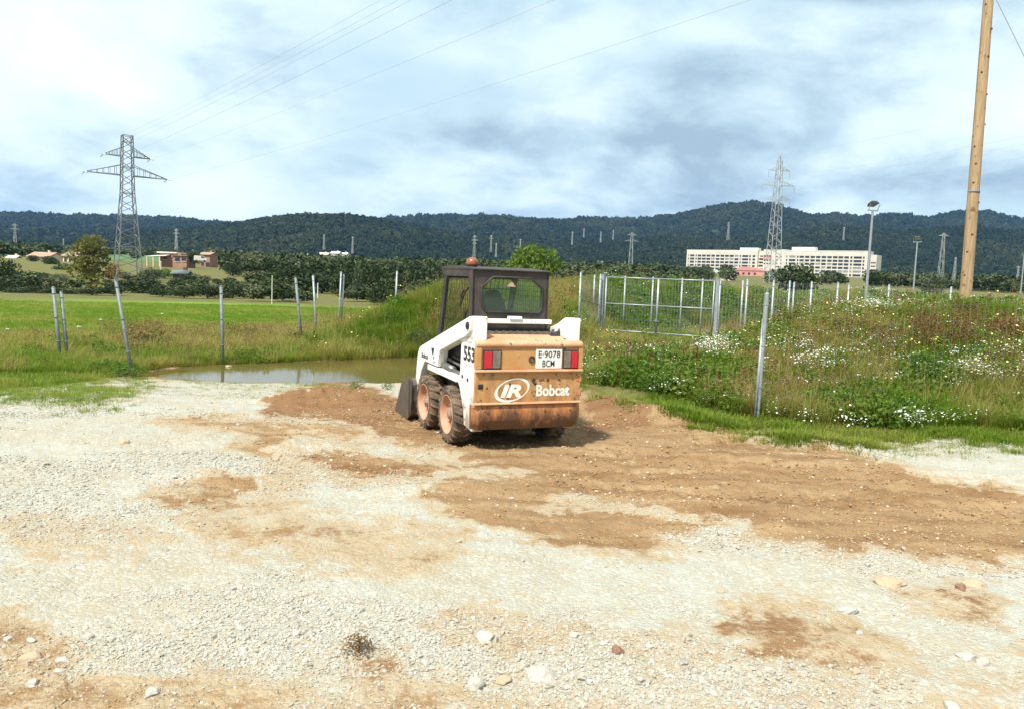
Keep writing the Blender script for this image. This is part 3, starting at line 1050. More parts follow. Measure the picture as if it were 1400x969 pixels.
for s in (-1, 1):
    mb = MB()
    mb.bar((s * 0.53, 0.30, 0.77), (s * 0.53, -0.15, 0.745), 0.042, n=14)
    mb.bar((s * 0.53, -0.15, 0.745), (s * 0.53, -0.56, 0.72), 0.024, n=12)
    mb.bar((s * 0.49, 0.28, 0.84), (s * 0.49, -0.5, 0.79), 0.016, n=8)
    mb.build('lift_cylinder', M['rod'], ldr, smooth=True)
    mb = MB()
    mb.tube([(s * 0.47, -0.5, 0.98), (s * 0.48, -0.2, 0.86), (s * 0.47, 0.05, 0.87), (s * 0.46, 0.12, 0.80)], 0.013, 8)
    mb.build('hydraulic_hose', M['black'], ldr, smooth=True)
    mb = MB()
    mb.bar((s * 0.600, -0.80, 1.265), (s * 0.628, -0.80, 1.265), 0.038, n=18)
    mb.bar((s * 0.628, -0.80, 1.265), (s * 0.634, -0.80, 1.265), 0.020, n=12)
    pin = mb.build('pivot_pin', M['black'], ldr, bevel=0.003)
    for (yy, zz) in ((-0.60, 0.735), (-0.76, 0.72)):
        mb = MB()
        mb.bar((s * 0.578, yy, zz), (s * 0.590, yy, zz), 0.017, n=10)
        mb.build('bolt', M['black'], ldr)
mb = MB()
mb.bar((-0.56, 0.93, 0.42), (0.56, 0.93, 0.42), 0.055, n=16)
mb.build('arm_cross_tube', M['white'], ldr, smooth=True)
mb = MB()
mb.box(-0.44, 0.44, -0.535, -0.46, 1.275, 1.322)
mb.box(-0.055, 0.085, -0.55, -0.47, 1.318, 1.352)
mb.build('rear_cross_member', M['white'], ldr, bevel=0.004)

# rear covers
mb = MB()
mb.prism_x([(-0.985, 0.85), (-0.985, 1.062), (-1.012, 1.072), (-1.012, 1.108), (-0.985, 1.128), (-0.945, 1.137), (-0.945, 0.85)], -0.590, 0.588)
mb.prism_x([(-0.947, 1.1365), (-0.74, 1.180), (-0.715, 1.165), (-0.72, 1.0), (-0.947, 1.0)], -0.452, 0.452)
hood = mb.build('engine_cover', M['orange_top'], ldr, bevel=0.016, seg=3)
mb = MB()
mb.box(-0.552, 0.548, -0.9905, -0.975, 0.852, 1.060)
mb.box(-0.590, -0.532, -1.004, -0.946, 0.853, 1.066)
mb.box(0.540, 0.588, -1.004, -0.946, 0.853, 1.066)
tail_up = mb.build('rear_panel', M['orange'], ldr, bevel=0.004)
mb = MB()
mb.box(-0.588, 0.586, -0.988, -0.945, 0.50, 0.835)
door = mb.build('tailgate', M['orange'], ldr, bevel=0.012)
mb = MB()
mb.prism_x([(-0.97, 0.852), (-1.022, 0.846), (-1.026, 0.826), (-0.97, 0.815)], -0.591, 0.589)
mb.build('upper_ledge', M['orange_top'], door, bevel=0.004)
mb = MB()
mb.prism_x([(-0.97, 0.522), (-1.012, 0.512), (-1.014, 0.498), (-0.97, 0.486)], -0.590, 0.587)
mb.build('lower_ledge', M['orange_top'], door, bevel=0.004)
mb = MB()
ring = [(-0.985, 0.487), (-1.000, 0.42), (-0.990, 0.335), (-0.955, 0.265), (-0.94, 0.235), (-0.935, 0.235), (-0.935, 0.487)]
vs, fs = [], []
for xx, k in ((-0.597, 0.0), (-0.53, 1.0), (0.535, 1.0), (0.602, 0.0)):
    for (yy, zz) in ring:
        vs.append((xx, yy + (0.05 if k == 0 and yy < -0.9 else 0), zz + (0.012 if k == 0 and zz < 0.3 else 0)))
n = len(ring)
for a in range(3):
    for i in range(n):
        fs.append((a * n + i, a * n + (i + 1) % n, (a + 1) * n + (i + 1) % n, (a + 1) * n + i))
fs += [tuple(range(n)), tuple(range(3 * n, 4 * n))[::-1]]
mb.add(vs, fs)
mb.build('bumper', M['orange_low'], ldr, bevel=0.012, seg=3)
# engine bay grille between hood and cab
mb = MB()
mb.box(-0.43, 0.43, -0.70, -0.47, 1.08, 1.165)
grille = mb.build('radiator_grille', M['black'], ldr)
for i in range(11):
    mb = MB()
    x = -0.40 + i * 0.08
    mb.prism_y([(x, 1.166), (x + 0.030, 1.166), (x + 0.055, 1.196), (x + 0.048, 1.200)], -0.69, -0.50)
    mb.build('slat', M['steel'], grille)
mb = MB()
mb.bar((0.36, -0.74, 1.17), (0.45, -0.70, 1.20), 0.030, 0.022, 10)
mb.bar((0.45, -0.70, 1.20), (0.49, -0.68, 1.27), 0.022, 0.014, 8)
mb.box(0.31, 0.42, -0.80, -0.71, 1.150, 1.185)
mb.build('cover_latch', M['black'], ldr, bevel=0.004)

# seams, hinges, handle and bolts on the rear
for xx in (-0.531, 0.539):
    mb = MB(); mb.box(xx - 0.0025, xx + 0.0025, -0.9925, -0.985, 0.856, 1.058); mb.build('panel_seam', M['black'], tail_up)
for zz in (0.60, 0.745):
    mb = MB()
    mb.bar((0.578, -0.992, zz - 0.030), (0.578, -0.992, zz + 0.030), 0.012, n=10)
    mb.box(0.530, 0.574, -0.9915, -0.984, zz - 0.024, zz + 0.024)
    mb.build('hinge', M['orange_low'], door, bevel=0.002)
mb = MB()
mb.box(-0.555, -0.500, -0.9915, -0.984, 0.655, 0.705)
mb.box(-0.545, -0.512, -1.002, -0.990, 0.668, 0.692)
mb.build('handle', M['black'], door, bevel=0.003)
for (xx, zz) in ((-0.40, 0.795), (-0.05, 0.797), (0.30, 0.795), (0.47, 0.797), (-0.52, 0.545), (0.52, 0.545), (-0.5, 0.79), (0.535, 0.79)):
    mb = MB(); mb.bar((xx, -0.986, zz), (xx, -0.9955, zz), 0.0085, 0.007, 8); mb.build('bolt', M['steel'], door)
for xx in (-0.45, -0.15, 0.18, 0.47):
    mb = MB(); mb.bar((xx, -0.993, 0.425), (xx, -1.008, 0.425), 0.012, 0.010, 6); mb.build('bolt', M['steel'], ldr)
for xx in (-0.42, 0.42):
    mb = MB(); mb.bar((xx, -0.90, 1.140), (xx, -0.90, 1.156), 0.014, 0.012, 8); mb.build('bolt', M['steel'], hood)

# lights, plate
for xs, red_first in (((-0.515, -0.322), True), ((0.362, 0.536), False)):
    xm = xs[0] + (xs[1] - xs[0]) * (0.50 if red_first else 0.52)
    mb = MB()
    mb.box(xs[0], xs[1], -1.004, -0.985, 0.850, 1.042)
    lamp = mb.build('tail_light', M['black'], ldr, bevel=0.004)
    r0, r1 = (xs[0] + 0.010, xm - 0.004) if red_first else (xm + 0.004, xs[1] - 0.008)
    c0, c1 = (xm + 0.004, xs[1] - 0.010) if red_first else (xs[0] + 0.010, xm - 0.004)
    mb = MB(); mb.box(r0, r1, -1.014, -1.002, 0.864, 1.030); mb.build('red_lens', M['lens_r'], lamp, bevel=0.004)
    mb = MB(); mb.box(c0, c1, -1.012, -1.002, 0.864, 1.030); mb.build('clear_lens', M['lens_c'], lamp, bevel=0.004)
mb = MB()
mb.box(0.058, 0.350, -1.000, -0.988, 0.856, 1.050)
plate = mb.build('number_plate', M['plate'], ldr, bevel=0.003)
text_part('plate_number', 'E·9078', 0.245, 0.070, M['decal_k'], plate, (0.082, -1.0015, 0.965), (1, 0, 0), (0, 0, 1), 0.004)
text_part('plate_letters', 'BCM', 0.135, 0.070, M['decal_k'], plate, (0.130, -1.0015, 0.873), (1, 0, 0), (0, 0, 1), 0.004)
mb = MB()
mb.lathe_x([(0.0, 0.034), (0.012, 0.034), (0.012, 0.022), (-0.02, 0.020), (-0.02, 0.0), (0.0, 0.0)], 20, closed=False)
o = mb.build('filler_hole', M['black'], ldr, smooth=True)
o.rotation_euler = (0, 0, -math.pi / 2)
o.location = (0.012, -0.992, 0.950)
# lettering on the tailgate
text_part('maker_lettering', 'Bobcat', 0.378, 0.118, M['decal_w'], door, (0.078, -0.9885, 0.572), (1, 0, 0), (0, 0, 1), 0.03)
text_part('monogram', 'IR', 0.235, 0.132, M['decal_w'], door, (-0.315, -0.9885, 0.566), (1, 0, 0), (0, 0, 1), 0.045, 0.25)
mb = MB()
vs, fs, K = [], [], 48
for k in range(K):
    t = 2 * math.pi * k / K
    w_ = 0.5 + 0.5 * math.cos(t - math.radians(200))
    w2_ = 0.5 + 0.5 * math.cos(t - math.radians(20))
    th = 0.006 + 0.030 * w_ ** 2 + 0.022 * w2_ ** 3
    for rr_ in (0.0, th):
        ex, ez = (0.196 - rr_) * math.cos(t), (0.112 - rr_ * 0.7) * math.sin(t)
        a = math.radians(17)
        vs.append((-0.188 + ex * math.cos(a) - ez * math.sin(a), -0.9905, 0.640 + ex * math.sin(a) + ez * math.cos(a)))
for k in range(K):
    j = (k + 1) % K
    fs.append((2 * k, 2 * k + 1, 2 * j + 1, 2 * j))
mb.add(vs, fs)
mb.build('monogram_ring', M['decal_w'], door)
for (cx, cz, s_, sd_) in ((0.045, 0.735, 0.030, 1), (0.062, 0.700, 0.020, 5), (0.205, 0.735, 0.022, 2), (-0.46, 0.665, 0.013, 3), (-0.215, 0.700, 0.018, 4), (0.49, 0.745, 0.010, 7)):
    rr_ = random.Random(sd_)
    pts = [(cx + s_ * rr_.uniform(0.35, 1.0) * math.cos(2 * math.pi * k / 11), cz + s_ * rr_.uniform(0.35, 1.0) * math.sin(2 * math.pi * k / 11)) for k in range(11)]
    mb = MB(); mb.prism_y(pts, -0.9925, -0.986); mb.build('paint_chip', M['black'], door)

# decals on the left side (read from the left: text runs backwards along the machine)
XD, UD = (0, -1, 0), (0, 0, 1)
for s in (-1, 1):
    fr, ar = (ldr.children[1], arms[0]) if s < 0 else (ldr.children[2], arms[1])
    X = (0, -1, 0) if s < 0 else (0, 1, 0)
    y0 = -0.615 if s < 0 else -0.945
    xo, xa = s * 0.5825, s * 0.6145
    text_part('model_number', '553', 0.325, 0.150, M['decal_k'], fr, (xo, y0, 0.905), X, UD, 0.03)
    text_part('decal_text', 'SKID STEER\nLOADER', 0.26, 0.075, M['decal_t'], fr, (xo, y0 + (-0.02 if s < 0 else 0.02), 1.085), X, UD)
    text_part('decal_text', 'HIGH FLOW', 0.24, 0.028, M['decal_t'], fr, (xo, y0 + (-0.03 if s < 0 else 0.03), 0.858), X, UD)
    yb = 0.775 if s < 0 else 0.515
    text_part('maker_lettering', 'Bobcat', 0.26, 0.062, M['decal_k'], ar, (xa, yb, 0.786), X, UD, 0.02)
    # small animal-head emblem on the arm
    mb = MB()
    em = [(-0.045, 0.04), (-0.03, 0.015), (0.0, 0.022), (0.03, 0.015), (0.05, 0.045), (0.045, -0.005), (0.03, -0.03), (0.035, -0.06), (0.0, -0.05), (-0.02, -0.075), (-0.03, -0.035), (-0.048, -0.01)]
    yc = 0.345
    mb.prism_x([(yc - a_ * (1 if s < 0 else -1), 0.918 + b_ * 0.9) for a_, b_ in em], min(xa, xa + s * 0.001), max(xa, xa + s * 0.001))
    mb.build('emblem', M['decal_k'], ar)
    mb = MB()
    for q in range(2):
        mb.prism_x([(0.33 - q * 0.03, 0.845 - q * 0.05), (0.30 - q * 0.03, 0.845 - q * 0.05), (0.30 - q * 0.03, 0.820 - q * 0.05), (0.33 - q * 0.03, 0.815 - q * 0.05)], min(xa, xa + s * 0.001), max(xa, xa + s * 0.001))
    mb.build('warning_sticker', M['decal_k'], ar)

# wheels
WR, WW = 0.315, 0.20
tyre_prof = [(0.010, 0.205), (-0.004, 0.222), (-0.010, 0.255), (0.000, 0.284), (0.022, 0.297), (WW / 2, 0.300), (WW - 0.022, 0.297), (WW, 0.284), (WW + 0.010, 0.255), (WW + 0.004, 0.222), (WW - 0.010, 0.205), (WW / 2, 0.195)]
mb = MB()
mb.lathe_x(tyre_prof, 48)
NL = 20
for k in range(NL):
    for half in (0, 1):
        t0 = 2 * math.pi * (k + 0.5 * half) / NL
        xa_, xb_ = (-0.006, 0.095) if half == 0 else (WW + 0.006, WW - 0.095)
        dt = 0.17
        vs = []
        for xx, tt, r_lo, r_hi in ((xa_, t0, 0.270, 0.306), (xb_, t0 + dt, 0.285, 0.318)):
            for da in (-0.055, 0.055):
                for rr_ in (r_lo, r_hi):
                    aa = tt + da * (1.0 if rr_ == r_lo else 0.8)
                    vs.append((xx, rr_ * math.cos(aa), rr_ * math.sin(aa)))
        mb.add(vs, [(0, 1, 3, 2), (4, 6, 7, 5), (0, 4, 5, 1), (2, 3, 7, 6), (1, 5, 7, 3), (0, 2, 6, 4)])
tyre_me = mb.mesh('tyre', True)
mb = MB()
mb.lathe_x([(-0.004, 0.212), (-0.008, 0.203), (0.004, 0.196), (0.040, 0.188), (0.062, 0.176), (0.072, 0.150), (0.060, 0.100), (0.052, 0.075), (0.060, 0.0), (0.075, 0.0), (0.085, 0.150), (0.080, 0.19), (0.02, 0.212)], 40, closed=False)
rim_me = mb.mesh('rim', True)
mb = MB()
mb.bar((0.058, 0, 0), (0.022, 0, 0), 0.062, 0.055, 20)
mb.bar((0.022, 0, 0), (0.010, 0, 0), 0.040, 0.036, 16)
for k in range(8):
    a = 2 * math.pi * k / 8
    mb.bar((0.064, 0.098 * math.cos(a), 0.098 * math.sin(a)), (0.038, 0.098 * math.cos(a), 0.098 * math.sin(a)), 0.013, 0.012, 6)
hub_me = mb.mesh('hub', False)
for me_, mt in ((tyre_me, M['tyre']), (rim_me, M['rim']), (hub_me, M['hub'])):
    bm_ = bmesh.new(); bm_.from_mesh(me_); bmesh.ops.recalc_face_normals(bm_, faces=bm_.faces); bm_.to_mesh(me_); bm_.free()
    me_.materials.append(mt)
for s in (-1, 1):
    for yy in (-0.325, 0.525):
        w = empty('wheel', (s * 0.648, yy, 0.296), 0 if s < 0 else math.pi, ldr)
        w.rotation_euler = (random.uniform(0, 6), 0, 0 if s < 0 else math.pi)
        for nm, me_ in (('tyre', tyre_me), ('rim', rim_me), ('hub', hub_me)):
            o = bpy.data.objects.new(nm, me_)
            o.parent = w
            COL.objects.link(o)

# bucket
mb = MB()
SHELL = [(1.30, 0.455), (1.02, 0.515), (0.93, 0.44), (0.925, 0.25), (0.96, 0.08), (1.05, 0.022), (1.62, 0.012)]
inner = [(1.30, 0.437), (1.03, 0.492), (0.95, 0.43), (0.945, 0.255), (0.98, 0.095), (1.06, 0.042), (1.62, 0.026)]
for a in range(len(SHELL) - 1):
    q = [SHELL[a], SHELL[a + 1], inner[a + 1], inner[a]]
    mb.prism_x(q, -0.68, 0.68)
bucket = mb.build('bucket', M['steel'], ldr)
for s in (-1, 1):
    mb = MB()
    mb.prism_x([(1.30, 0.470), (0.94, 0.530), (0.90, 0.42), (0.90, 0.24), (0.93, 0.07), (1.03, 0.008), (1.62, 0.006), (1.60, 0.05)], min(s * 0.682, s * 0.70), max(s * 0.682, s * 0.70))
    mb.build('side_plate', M['steel'], bucket, bevel=0.004)
    mb = MB()
    mb.box(s * 0.702 - 0.004, s * 0.702 + 0.004, 0.93, 0.975, 0.05, 0.50)
    mb.build('stiffener', M['black'], bucket)
mb = MB()
mb.box(-0.70, 0.70, 1.50, 1.66, 0.000, 0.014)
mb.build('cutting_edge', M['rod'], bucket)

# cab
cab = empty('cab', (0, 0, 0), 0, ldr)
OUT = [(-0.435, 1.83), (0.435, 1.83), (0.449, 1.05), (-0.449, 1.05)]
HOLE = [(-0.215, 1.762), (0.225, 1.762), (0.362, 1.655), (0.368, 1.435), (0.325, 1.39), (-0.28, 1.39), (-0.325, 1.44), (-0.335, 1.645)]
b_ = bmesh.new()
vo_ = [b_.verts.new((p[0], -0.42, p[1])) for p in OUT]
vi_ = [b_.verts.new((p[0], -0.42, p[1])) for p in HOLE]
es = [b_.edges.new((vo_[i], vo_[(i + 1) % 4])) for i in range(4)] + [b_.edges.new((vi_[i], vi_[(i + 1) % 8])) for i in range(8)]
res = bmesh.ops.triangle_fill(b_, use_beauty=True, use_dissolve=False, edges=es)
fcs = [f for f in b_.faces]
ext = bmesh.ops.extrude_face_region(b_, geom=fcs)
bmesh.ops.translate(b_, verts=[v for v in ext['geom'] if isinstance(v, bmesh.types.BMVert)], vec=(0, 0.035, 0))
bmesh.ops.recalc_face_normals(b_, faces=b_.faces)
me = bpy.data.meshes.new('rear_wall')
b_.to_mesh(me); b_.free()
link_mesh('rear_wall', me, M['cab'], cab)
mb = MB()
mb.tube([(x, -0.424, z) for x, z in HOLE], 0.014, 8, closed=True)
mb.build('window_seal', M['black'], cab, smooth=True)
mb = MB()
mb.prism_y(HOLE, -0.414, -0.408)
mb.build('rear_window', M['glass'], cab)
mb = MB()
mb.prism_y([(-0.055, 1.665), (0.005, 1.72), (0.055, 1.66)], -0.4165, -0.4155)
mb.build('window_sticker', pm('faded_sticker', (0.45, 0.30, 0.22), (0.35, 0.25, 0.2), 30, 0.6), cab)
mb = MB()
mb.prism_x([(-0.455, 1.825), (-0.455, 1.842), (0.05, 1.868), (0.60, 1.860), (0.655, 1.842), (0.64, 1.825)], -0.447, 0.447)
mb.build('roof', M['cab'], cab, bevel=0.006)
for s in (-1, 1):
    def pr(poly, nm, x0=0.405, x1=0.443, mat=M['cab'], bev=0.006):
        mb = MB(); mb.prism_x(poly, min(s * x0, s * x1), max(s * x0, s * x1)); return mb.build(nm, mat, cab, bevel=bev)
    pr([(-0.42, 1.826), (-0.30, 1.826), (-0.285, 1.745), (-0.372, 1.30), (-0.42, 1.30)], 'rear_pillar')
    pr([(-0.30, 1.826), (0.645, 1.826), (0.545, 1.752), (-0.285, 1.752)], 'roof_rail')
    pr([(0.44, 1.752), (0.535, 1.752), (0.735, 1.06), (0.630, 1.06)], 'front_pillar', mat=M['black'])
    pr([(0.735, 1.07), (-0.42, 1.33), (-0.42, 0.85), (0.735, 0.80)], 'lower_side', 0.41, 0.438)
    mb = MB()
    for k in range(19):
        y_ = -0.34 + k * 0.055
        ztop = 1.752 if y_ < 0.5 else 1.752 - (y_ - 0.5) * 3.2
        mb.bar((s * 0.425, y_, 1.335 - 0.225 * (y_ + 0.42)), (s * 0.425, y_, ztop), 0.0026, n=4, caps=False)
    for k in range(12):
        z_ = 1.12 + k * 0.055
        yr = -0.36 if z_ > 1.36 else max(-0.36, -0.42 + (1.33 - z_) / 0.225)
        mb.bar((s * 0.423, yr, z_), (s * 0.423, 0.63 - max(0, z_ - 1.07) * 0.29, z_), 0.0026, n=4, caps=False)
    mb.build('side_screen', M['black'], cab)
# front frame, grab grid, seat and controls seen through the glass
mb = MB()
for k in range(5):
    z_ = 1.10 + k * 0.13
    y_ = 0.72 - (z_ - 1.07) * 0.29
    mb.bar((0.02, y_, z_), (0.41, y_, z_), 0.006, n=5)
for k in range(8):
    x_ = 0.04 + k * 0.052
    mb.bar((x_, 0.715, 1.08), (x_, 0.54, 1.74), 0.004, n=4)
mb.bar((0.02, 0.715, 1.06), (0.02, 0.54, 1.75), 0.022, n=8)
mb.bar((-0.41, 0.54, 1.755), (0.41, 0.54, 1.755), 0.022, n=8)
mb.bar((-0.41, 0.715, 1.06), (0.41, 0.715, 1.06), 0.022, n=8)
mb.build('front_guard', M['black'], cab)
mb = MB()
mb.prism_y([(-0.17, 0.98), (0.17, 0.98), (0.19, 1.30), (0.13, 1.50), (0.06, 1.62), (-0.06, 1.62), (-0.13, 1.50), (-0.19, 1.30)], -0.26, -0.16)
mb.box(-0.22, 0.22, -0.20, 0.22, 0.93, 1.04)
o = mb.build('seat', M['seat'], cab, bevel=0.03, seg=3)
o.location.x = -0.13
for s in (-1, 1):
    mb = MB()
    mb.tube([(s * 0.27, 0.25, 0.9), (s * 0.28, 0.28, 1.2), (s * 0.27, 0.26, 1.34), (s * 0.26, 0.24, 1.38)], [0.014, 0.013, 0.02, 0.02], 8)
    mb.build('control_lever', M['black'], cab, smooth=True)
mb = MB()
mb.tube([(-0.24, 0.05, 1.72), (-0.30, 0.20, 1.58), (-0.32, 0.30, 1.42), (-0.27, 0.38, 1.56), (-0.22, 0.46, 1.60)], 0.010, 6)
mb.build('cable', M['black'], cab, smooth=True)

bc = empty('beacon', (-0.335, -0.10, 1.858), 0, ldr)
bc.scale = (0.86, 0.86, 0.92)
mb = MB()
mb.bar((0, 0, -0.004), (0, 0, 0.022), 0.066, 0.062, 20)
mb.build('beacon_base', M['black'], bc)
mb = MB()
pf = [(0.072, 0.020), (0.075, 0.035), (0.073, 0.062), (0.064, 0.086), (0.044, 0.103), (0.020, 0.111), (0.0, 0.113)]
K = 22
vs = [(r_ * math.cos(2 * math.pi * k / K), r_ * math.sin(2 * math.pi * k / K), z_) for r_, z_ in pf[:-1] for k in range(K)] + [(0, 0, 0.113)]
fs = [(i * K + k, i * K + (k + 1) % K, (i + 1) * K + (k + 1) % K, (i + 1) * K + k) for i in range(len(pf) - 2) for k in range(K)]
fs += [((len(pf) - 2) * K + k, (len(pf) - 2) * K + (k + 1) % K, len(vs) - 1) for k in range(K)] + [tuple(range(K))[::-1]]
mb.add(vs, fs)
mb.build('beacon_dome', M['beacon'], bc, smooth=True)

# ------------------------------------------------------------------ fences
def fence_mesh(parent, a, b, h, vs_=0.15, hs_=0.2, r=0.0022, lift=0.05, name='wire_mesh'):
    """woven wire between two posts: too fine to pick apart"""
    a, b = Vector(a), Vector(b)
    mb = MB()
    ln = (b - a).length
    nv = max(1, int(ln / vs_))
    for k in range(nv + 1):
        p = a.lerp(b, k / nv)
        mb.bar(p + Vector((0, 0, lift)), p + Vector((0, 0, h)), r, n=3, caps=False)
    nh = int((h - lift) / hs_)
    for k in range(nh + 1):
        z = lift + (h - lift) * k / nh
        mb.bar(a + Vector((0, 0, z)), b + Vector((0, 0, z)), r * 1.15, n=3, caps=False)
    return mb.build(name, M['galv'], parent, fixn=False)


def post_mesh(h, r=0.03, depth=0.3):
    mb = MB()
    mb.bar((0, 0, -depth), (0, 0, h), r, n=12)
    mb.bar((0, 0, h), (0, 0, h + r * 0.6), r * 1.06, r * 0.5, n=12)
    for k in range(3):
        z = h * (0.25 + 0.33 * k)
        mb.bar((0, 0, z), (0, 0, z + 0.02), r * 1.22, n=10)
    return mb


# left boundary: bare posts, the wire long gone
for (px, py_top, d, h, lean_x, lean_y, lab, twin, r) in [
    (79, 393, 16.7, 1.62, -0.085, 0.0, 'pair of grey steel fence posts at far left, standing close together', True, 0.036),
    (178, 380, 15.2, 1.92, -0.165, 0.0, 'grey fence post leaning hard to the left with dry brown weed at its tip', False, 0.032),
    (303, 392, 17.95, 1.78, -0.03, 0.0, 'upright grey fence post at the far edge of the puddle', False, 0.034),
    (411, 380, 23.0, 1.72, -0.11, 0.0, 'tall grey fence post leaning left where the grassy mound begins', False, 0.038),
    (431, 377, 27.5, 1.75, -0.07, 0.0, 'thin grey fence post just right of the leaning one by the mound', False, 0.034),
    (461, 372, 32.5, 1.95, 0.03, 0.0, 'double grey fence post half sunk in the mound grass', True, 0.034),
    (538, 371, 41.0, 2.0, 0.02, 0.0, 'small pale fence post rising behind the mound crest', False, 0.045),
]:
    x = (px - 700) / F_PX * d
    base = Vector((x, d, tz(x, d)))
    top_z = at(px, py_top, d).z
    hh = max(1.2, top_z - base.z)
    mb = post_mesh(hh, r)
    if twin:
        b2 = post_mesh(hh - 0.10, r * 0.9)
        mb.add([(v[0] + 0.085, v[1] + 0.12, v[2]) for v in b2.v], b2.f)
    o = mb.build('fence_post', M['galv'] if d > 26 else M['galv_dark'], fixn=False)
    o.data.polygons.foreach_set('use_smooth', [True] * len(o.data.polygons))
    o.location = base
    o.rotation_euler = (0.0, lean_x, 0)
    tag(o, lab, 'fence post', 'bare posts along the left boundary')

# front right fence: corner post with its brace and a run of wire to the right
p0 = onz(1035, 573, 0.0)
p0.z = tz(p0.x, p0.y)
fr = empty('wire_fence', p0)
tag(fr, 'grey corner post and thin wire fence in front of the flowery right bank', 'fence')
hh = at(1047, 402, p0.y).z - p0.z
o = post_mesh(hh, 0.030).build('post', M['galv'], fr, fixn=False)
o.rotation_euler = (0, 0.012, 0)
mb = MB()
mb.bar((-0.055, -0.06, -0.2), (0.0, 0.02, hh * 0.80), 0.018, n=10)
mb.build('brace', M['galv'], fr, smooth=True)
mb = MB()
mb.bar((0.012, 0, hh), (0.035, 0, hh + 0.06), 0.014, n=6)
mb.build('hook', M['galv_dark'], fr)
p1 = Vector((8.6, 12.4, 0))
p1.z = tz(p1.x, p1.y) - 0.1
loc1 = p1 - p0
o = post_mesh(hh, 0.030).build('post', M['galv'], fr, fixn=False)
o.location = loc1
fence_mesh(fr, (0, 0, 0), loc1, hh - 0.06, 0.145, 0.22, 0.0008, 0.25)

# gate and the fences on both sides of it
GL, GR = Vector(at(824, 400, 29.5)), Vector(at(981, 400, 27.4))
GL.z = GR.z = 0.0
GTOP, GBOT = 1.93, 0.02
gz0 = -0.35
gate = empty('gate', (GL.x, GL.y, 0.0), math.atan2(GR.y - GL.y, GR.x - GL.x))
tag(gate, 'galvanised double gate of framed wire mesh behind the loader', 'gate')
GW = (GR - GL).length
for xx in (0.0, GW):
    mb = MB()
    mb.box(xx - 0.055, xx + 0.055, -0.055, 0.055, -0.7, GTOP + 0.08)
    mb.box(xx - 0.065, xx + 0.065, -0.065, 0.065, GTOP + 0.08, GTOP + 0.10)
    mb.build('gate_post', M['galv'], gate, bevel=0.006)
lw_ = (GW - 0.11 - 0.16) / 2
for k in range(2):
    x0 = 0.055 + 0.07 + k * (lw_ + 0.02)
    leaf = empty('gate_leaf', (x0, 0, 0), 0, gate)
    for (a, b2, rr_) in (((0, 0, GBOT - (0.55 if k == 0 else 0.2)), (0, 0, GTOP), 0.026), ((lw_, 0, GBOT - 0.25), (lw_, 0, GTOP), 0.026)):
        mb = MB(); mb.bar(a, b2, rr_, n=10); mb.build('stile', M['galv'], leaf, smooth=True)
    for z_ in (GBOT, 0.98, GTOP):
        mb = MB(); mb.bar((0, 0, z_), (lw_, 0, z_), 0.024, n=10); mb.build('rail', M['galv'], leaf, smooth=True)
    fence_mesh(leaf, (0, 0.0, GBOT), (lw_, 0.0, GBOT), GTOP - GBOT, 0.10, 0.2, 0.0026, 0.0)
mb = MB()
mb.box(lw_ + 0.09, lw_ + 0.17, -0.05, 0.05, 0.42, 0.52)
mb.bar((lw_ + 0.05, -0.04, 0.45), (lw_ + 0.24, -0.04, 0.43), 0.012, n=6)
mb.build('lock_chain', M['galv_dark'], gate, bevel=0.003)


def fence_run(name, label, places, h_top, meshed=True, r=0.032, panel_rail=False):
    """places: (photo x, distance); posts end at height h_top"""
    P = []
    for px, d in places:
        x = (px - 700) / F_PX * d * 1.0
        w = at(px, 400, d)
        P.append(Vector((w.x, w.y, tz(w.x, w.y))))
    f = empty(name, P[0])
    tag(f, label, 'fence')
    for q in P:
        o = post_mesh(h_top - q.z, r, 0.4).build('post', M['galv'], f, fixn=False)
        o.location = q - P[0]
        o.data.polygons.foreach_set('use_smooth', [True] * len(o.data.polygons))
    if meshed:
        for a, b2 in zip(P[:-1], P[1:]):
            fence_mesh(f, a - P[0], b2 - P[0], min(h_top - a.z, h_top - b2.z) - 0.06, 0.12, 0.2, 0.0026, 0.1)
    if panel_rail:
        mb = MB(); mb.bar(P[0] - P[0] + Vector((0, 0, 1.0)), P[1] - P[0] + Vector((0, 0, 1.0)), 0.014, n=6); mb.build('rail', M['galv'], f)
    return f


fence_run('mesh_fence', 'short wire mesh panel between loader cab and gate', [(793, 26.2), (820, 29.3)], 2.03, panel_rail=True)
fence_run('mesh_fence', 'wire mesh fence on steel posts right of the gate, sinking behind the bank', [(984, 27.4), (1021, 26.8), (1057, 26.6), (1079, 27.2), (1109, 26.8), (1145, 26.6), (1215, 26.5), (1300, 26.5)], 2.02)
fence_run('mesh_fence', 'second row of steel fence posts seen through the gate', [(812, 34.0), (854, 33.6), (892, 33.2), (932, 33.0), (960, 32.8), (1015, 32.4), (1085, 32.0), (1160, 32.0)], 2.02, r=0.036)

# ------------------------------------------------------------------ poles
m, nt, b = base_mat('pole_timber')
tc = N(nt, 'ShaderNodeTexCoord')
mp = N(nt, 'ShaderNodeMapping')
mp.inputs['Scale'].default_value = (9, 9, 0.6)
L(nt, tc.outputs['Object'], mp.inputs['Vector'])
gr = noise(nt, mp.outputs[0], 3.0, 7, 0.65)
kn = noise(nt, tc.outputs['Object'], 5.5, 3, 0.5)
c = mix_rgb(nt, ramp(nt, gr, [(0.35, 0.0), (0.65, 1.0)]), (0.44, 0.31, 0.17), (0.27, 0.17, 0.085))
c = mix_rgb(nt, ramp(nt, kn, [(0.62, 0.0), (0.70, 0.8)]), c, (0.13, 0.065, 0.025))
L(nt, c, b.inputs['Base Color'])
b.inputs['Roughness'].default_value = 0.85
bn = N(nt, 'ShaderNodeBump'); bn.inputs['Strength'].default_value = 0.5; bn.inputs['Distance'].default_value = 0.02
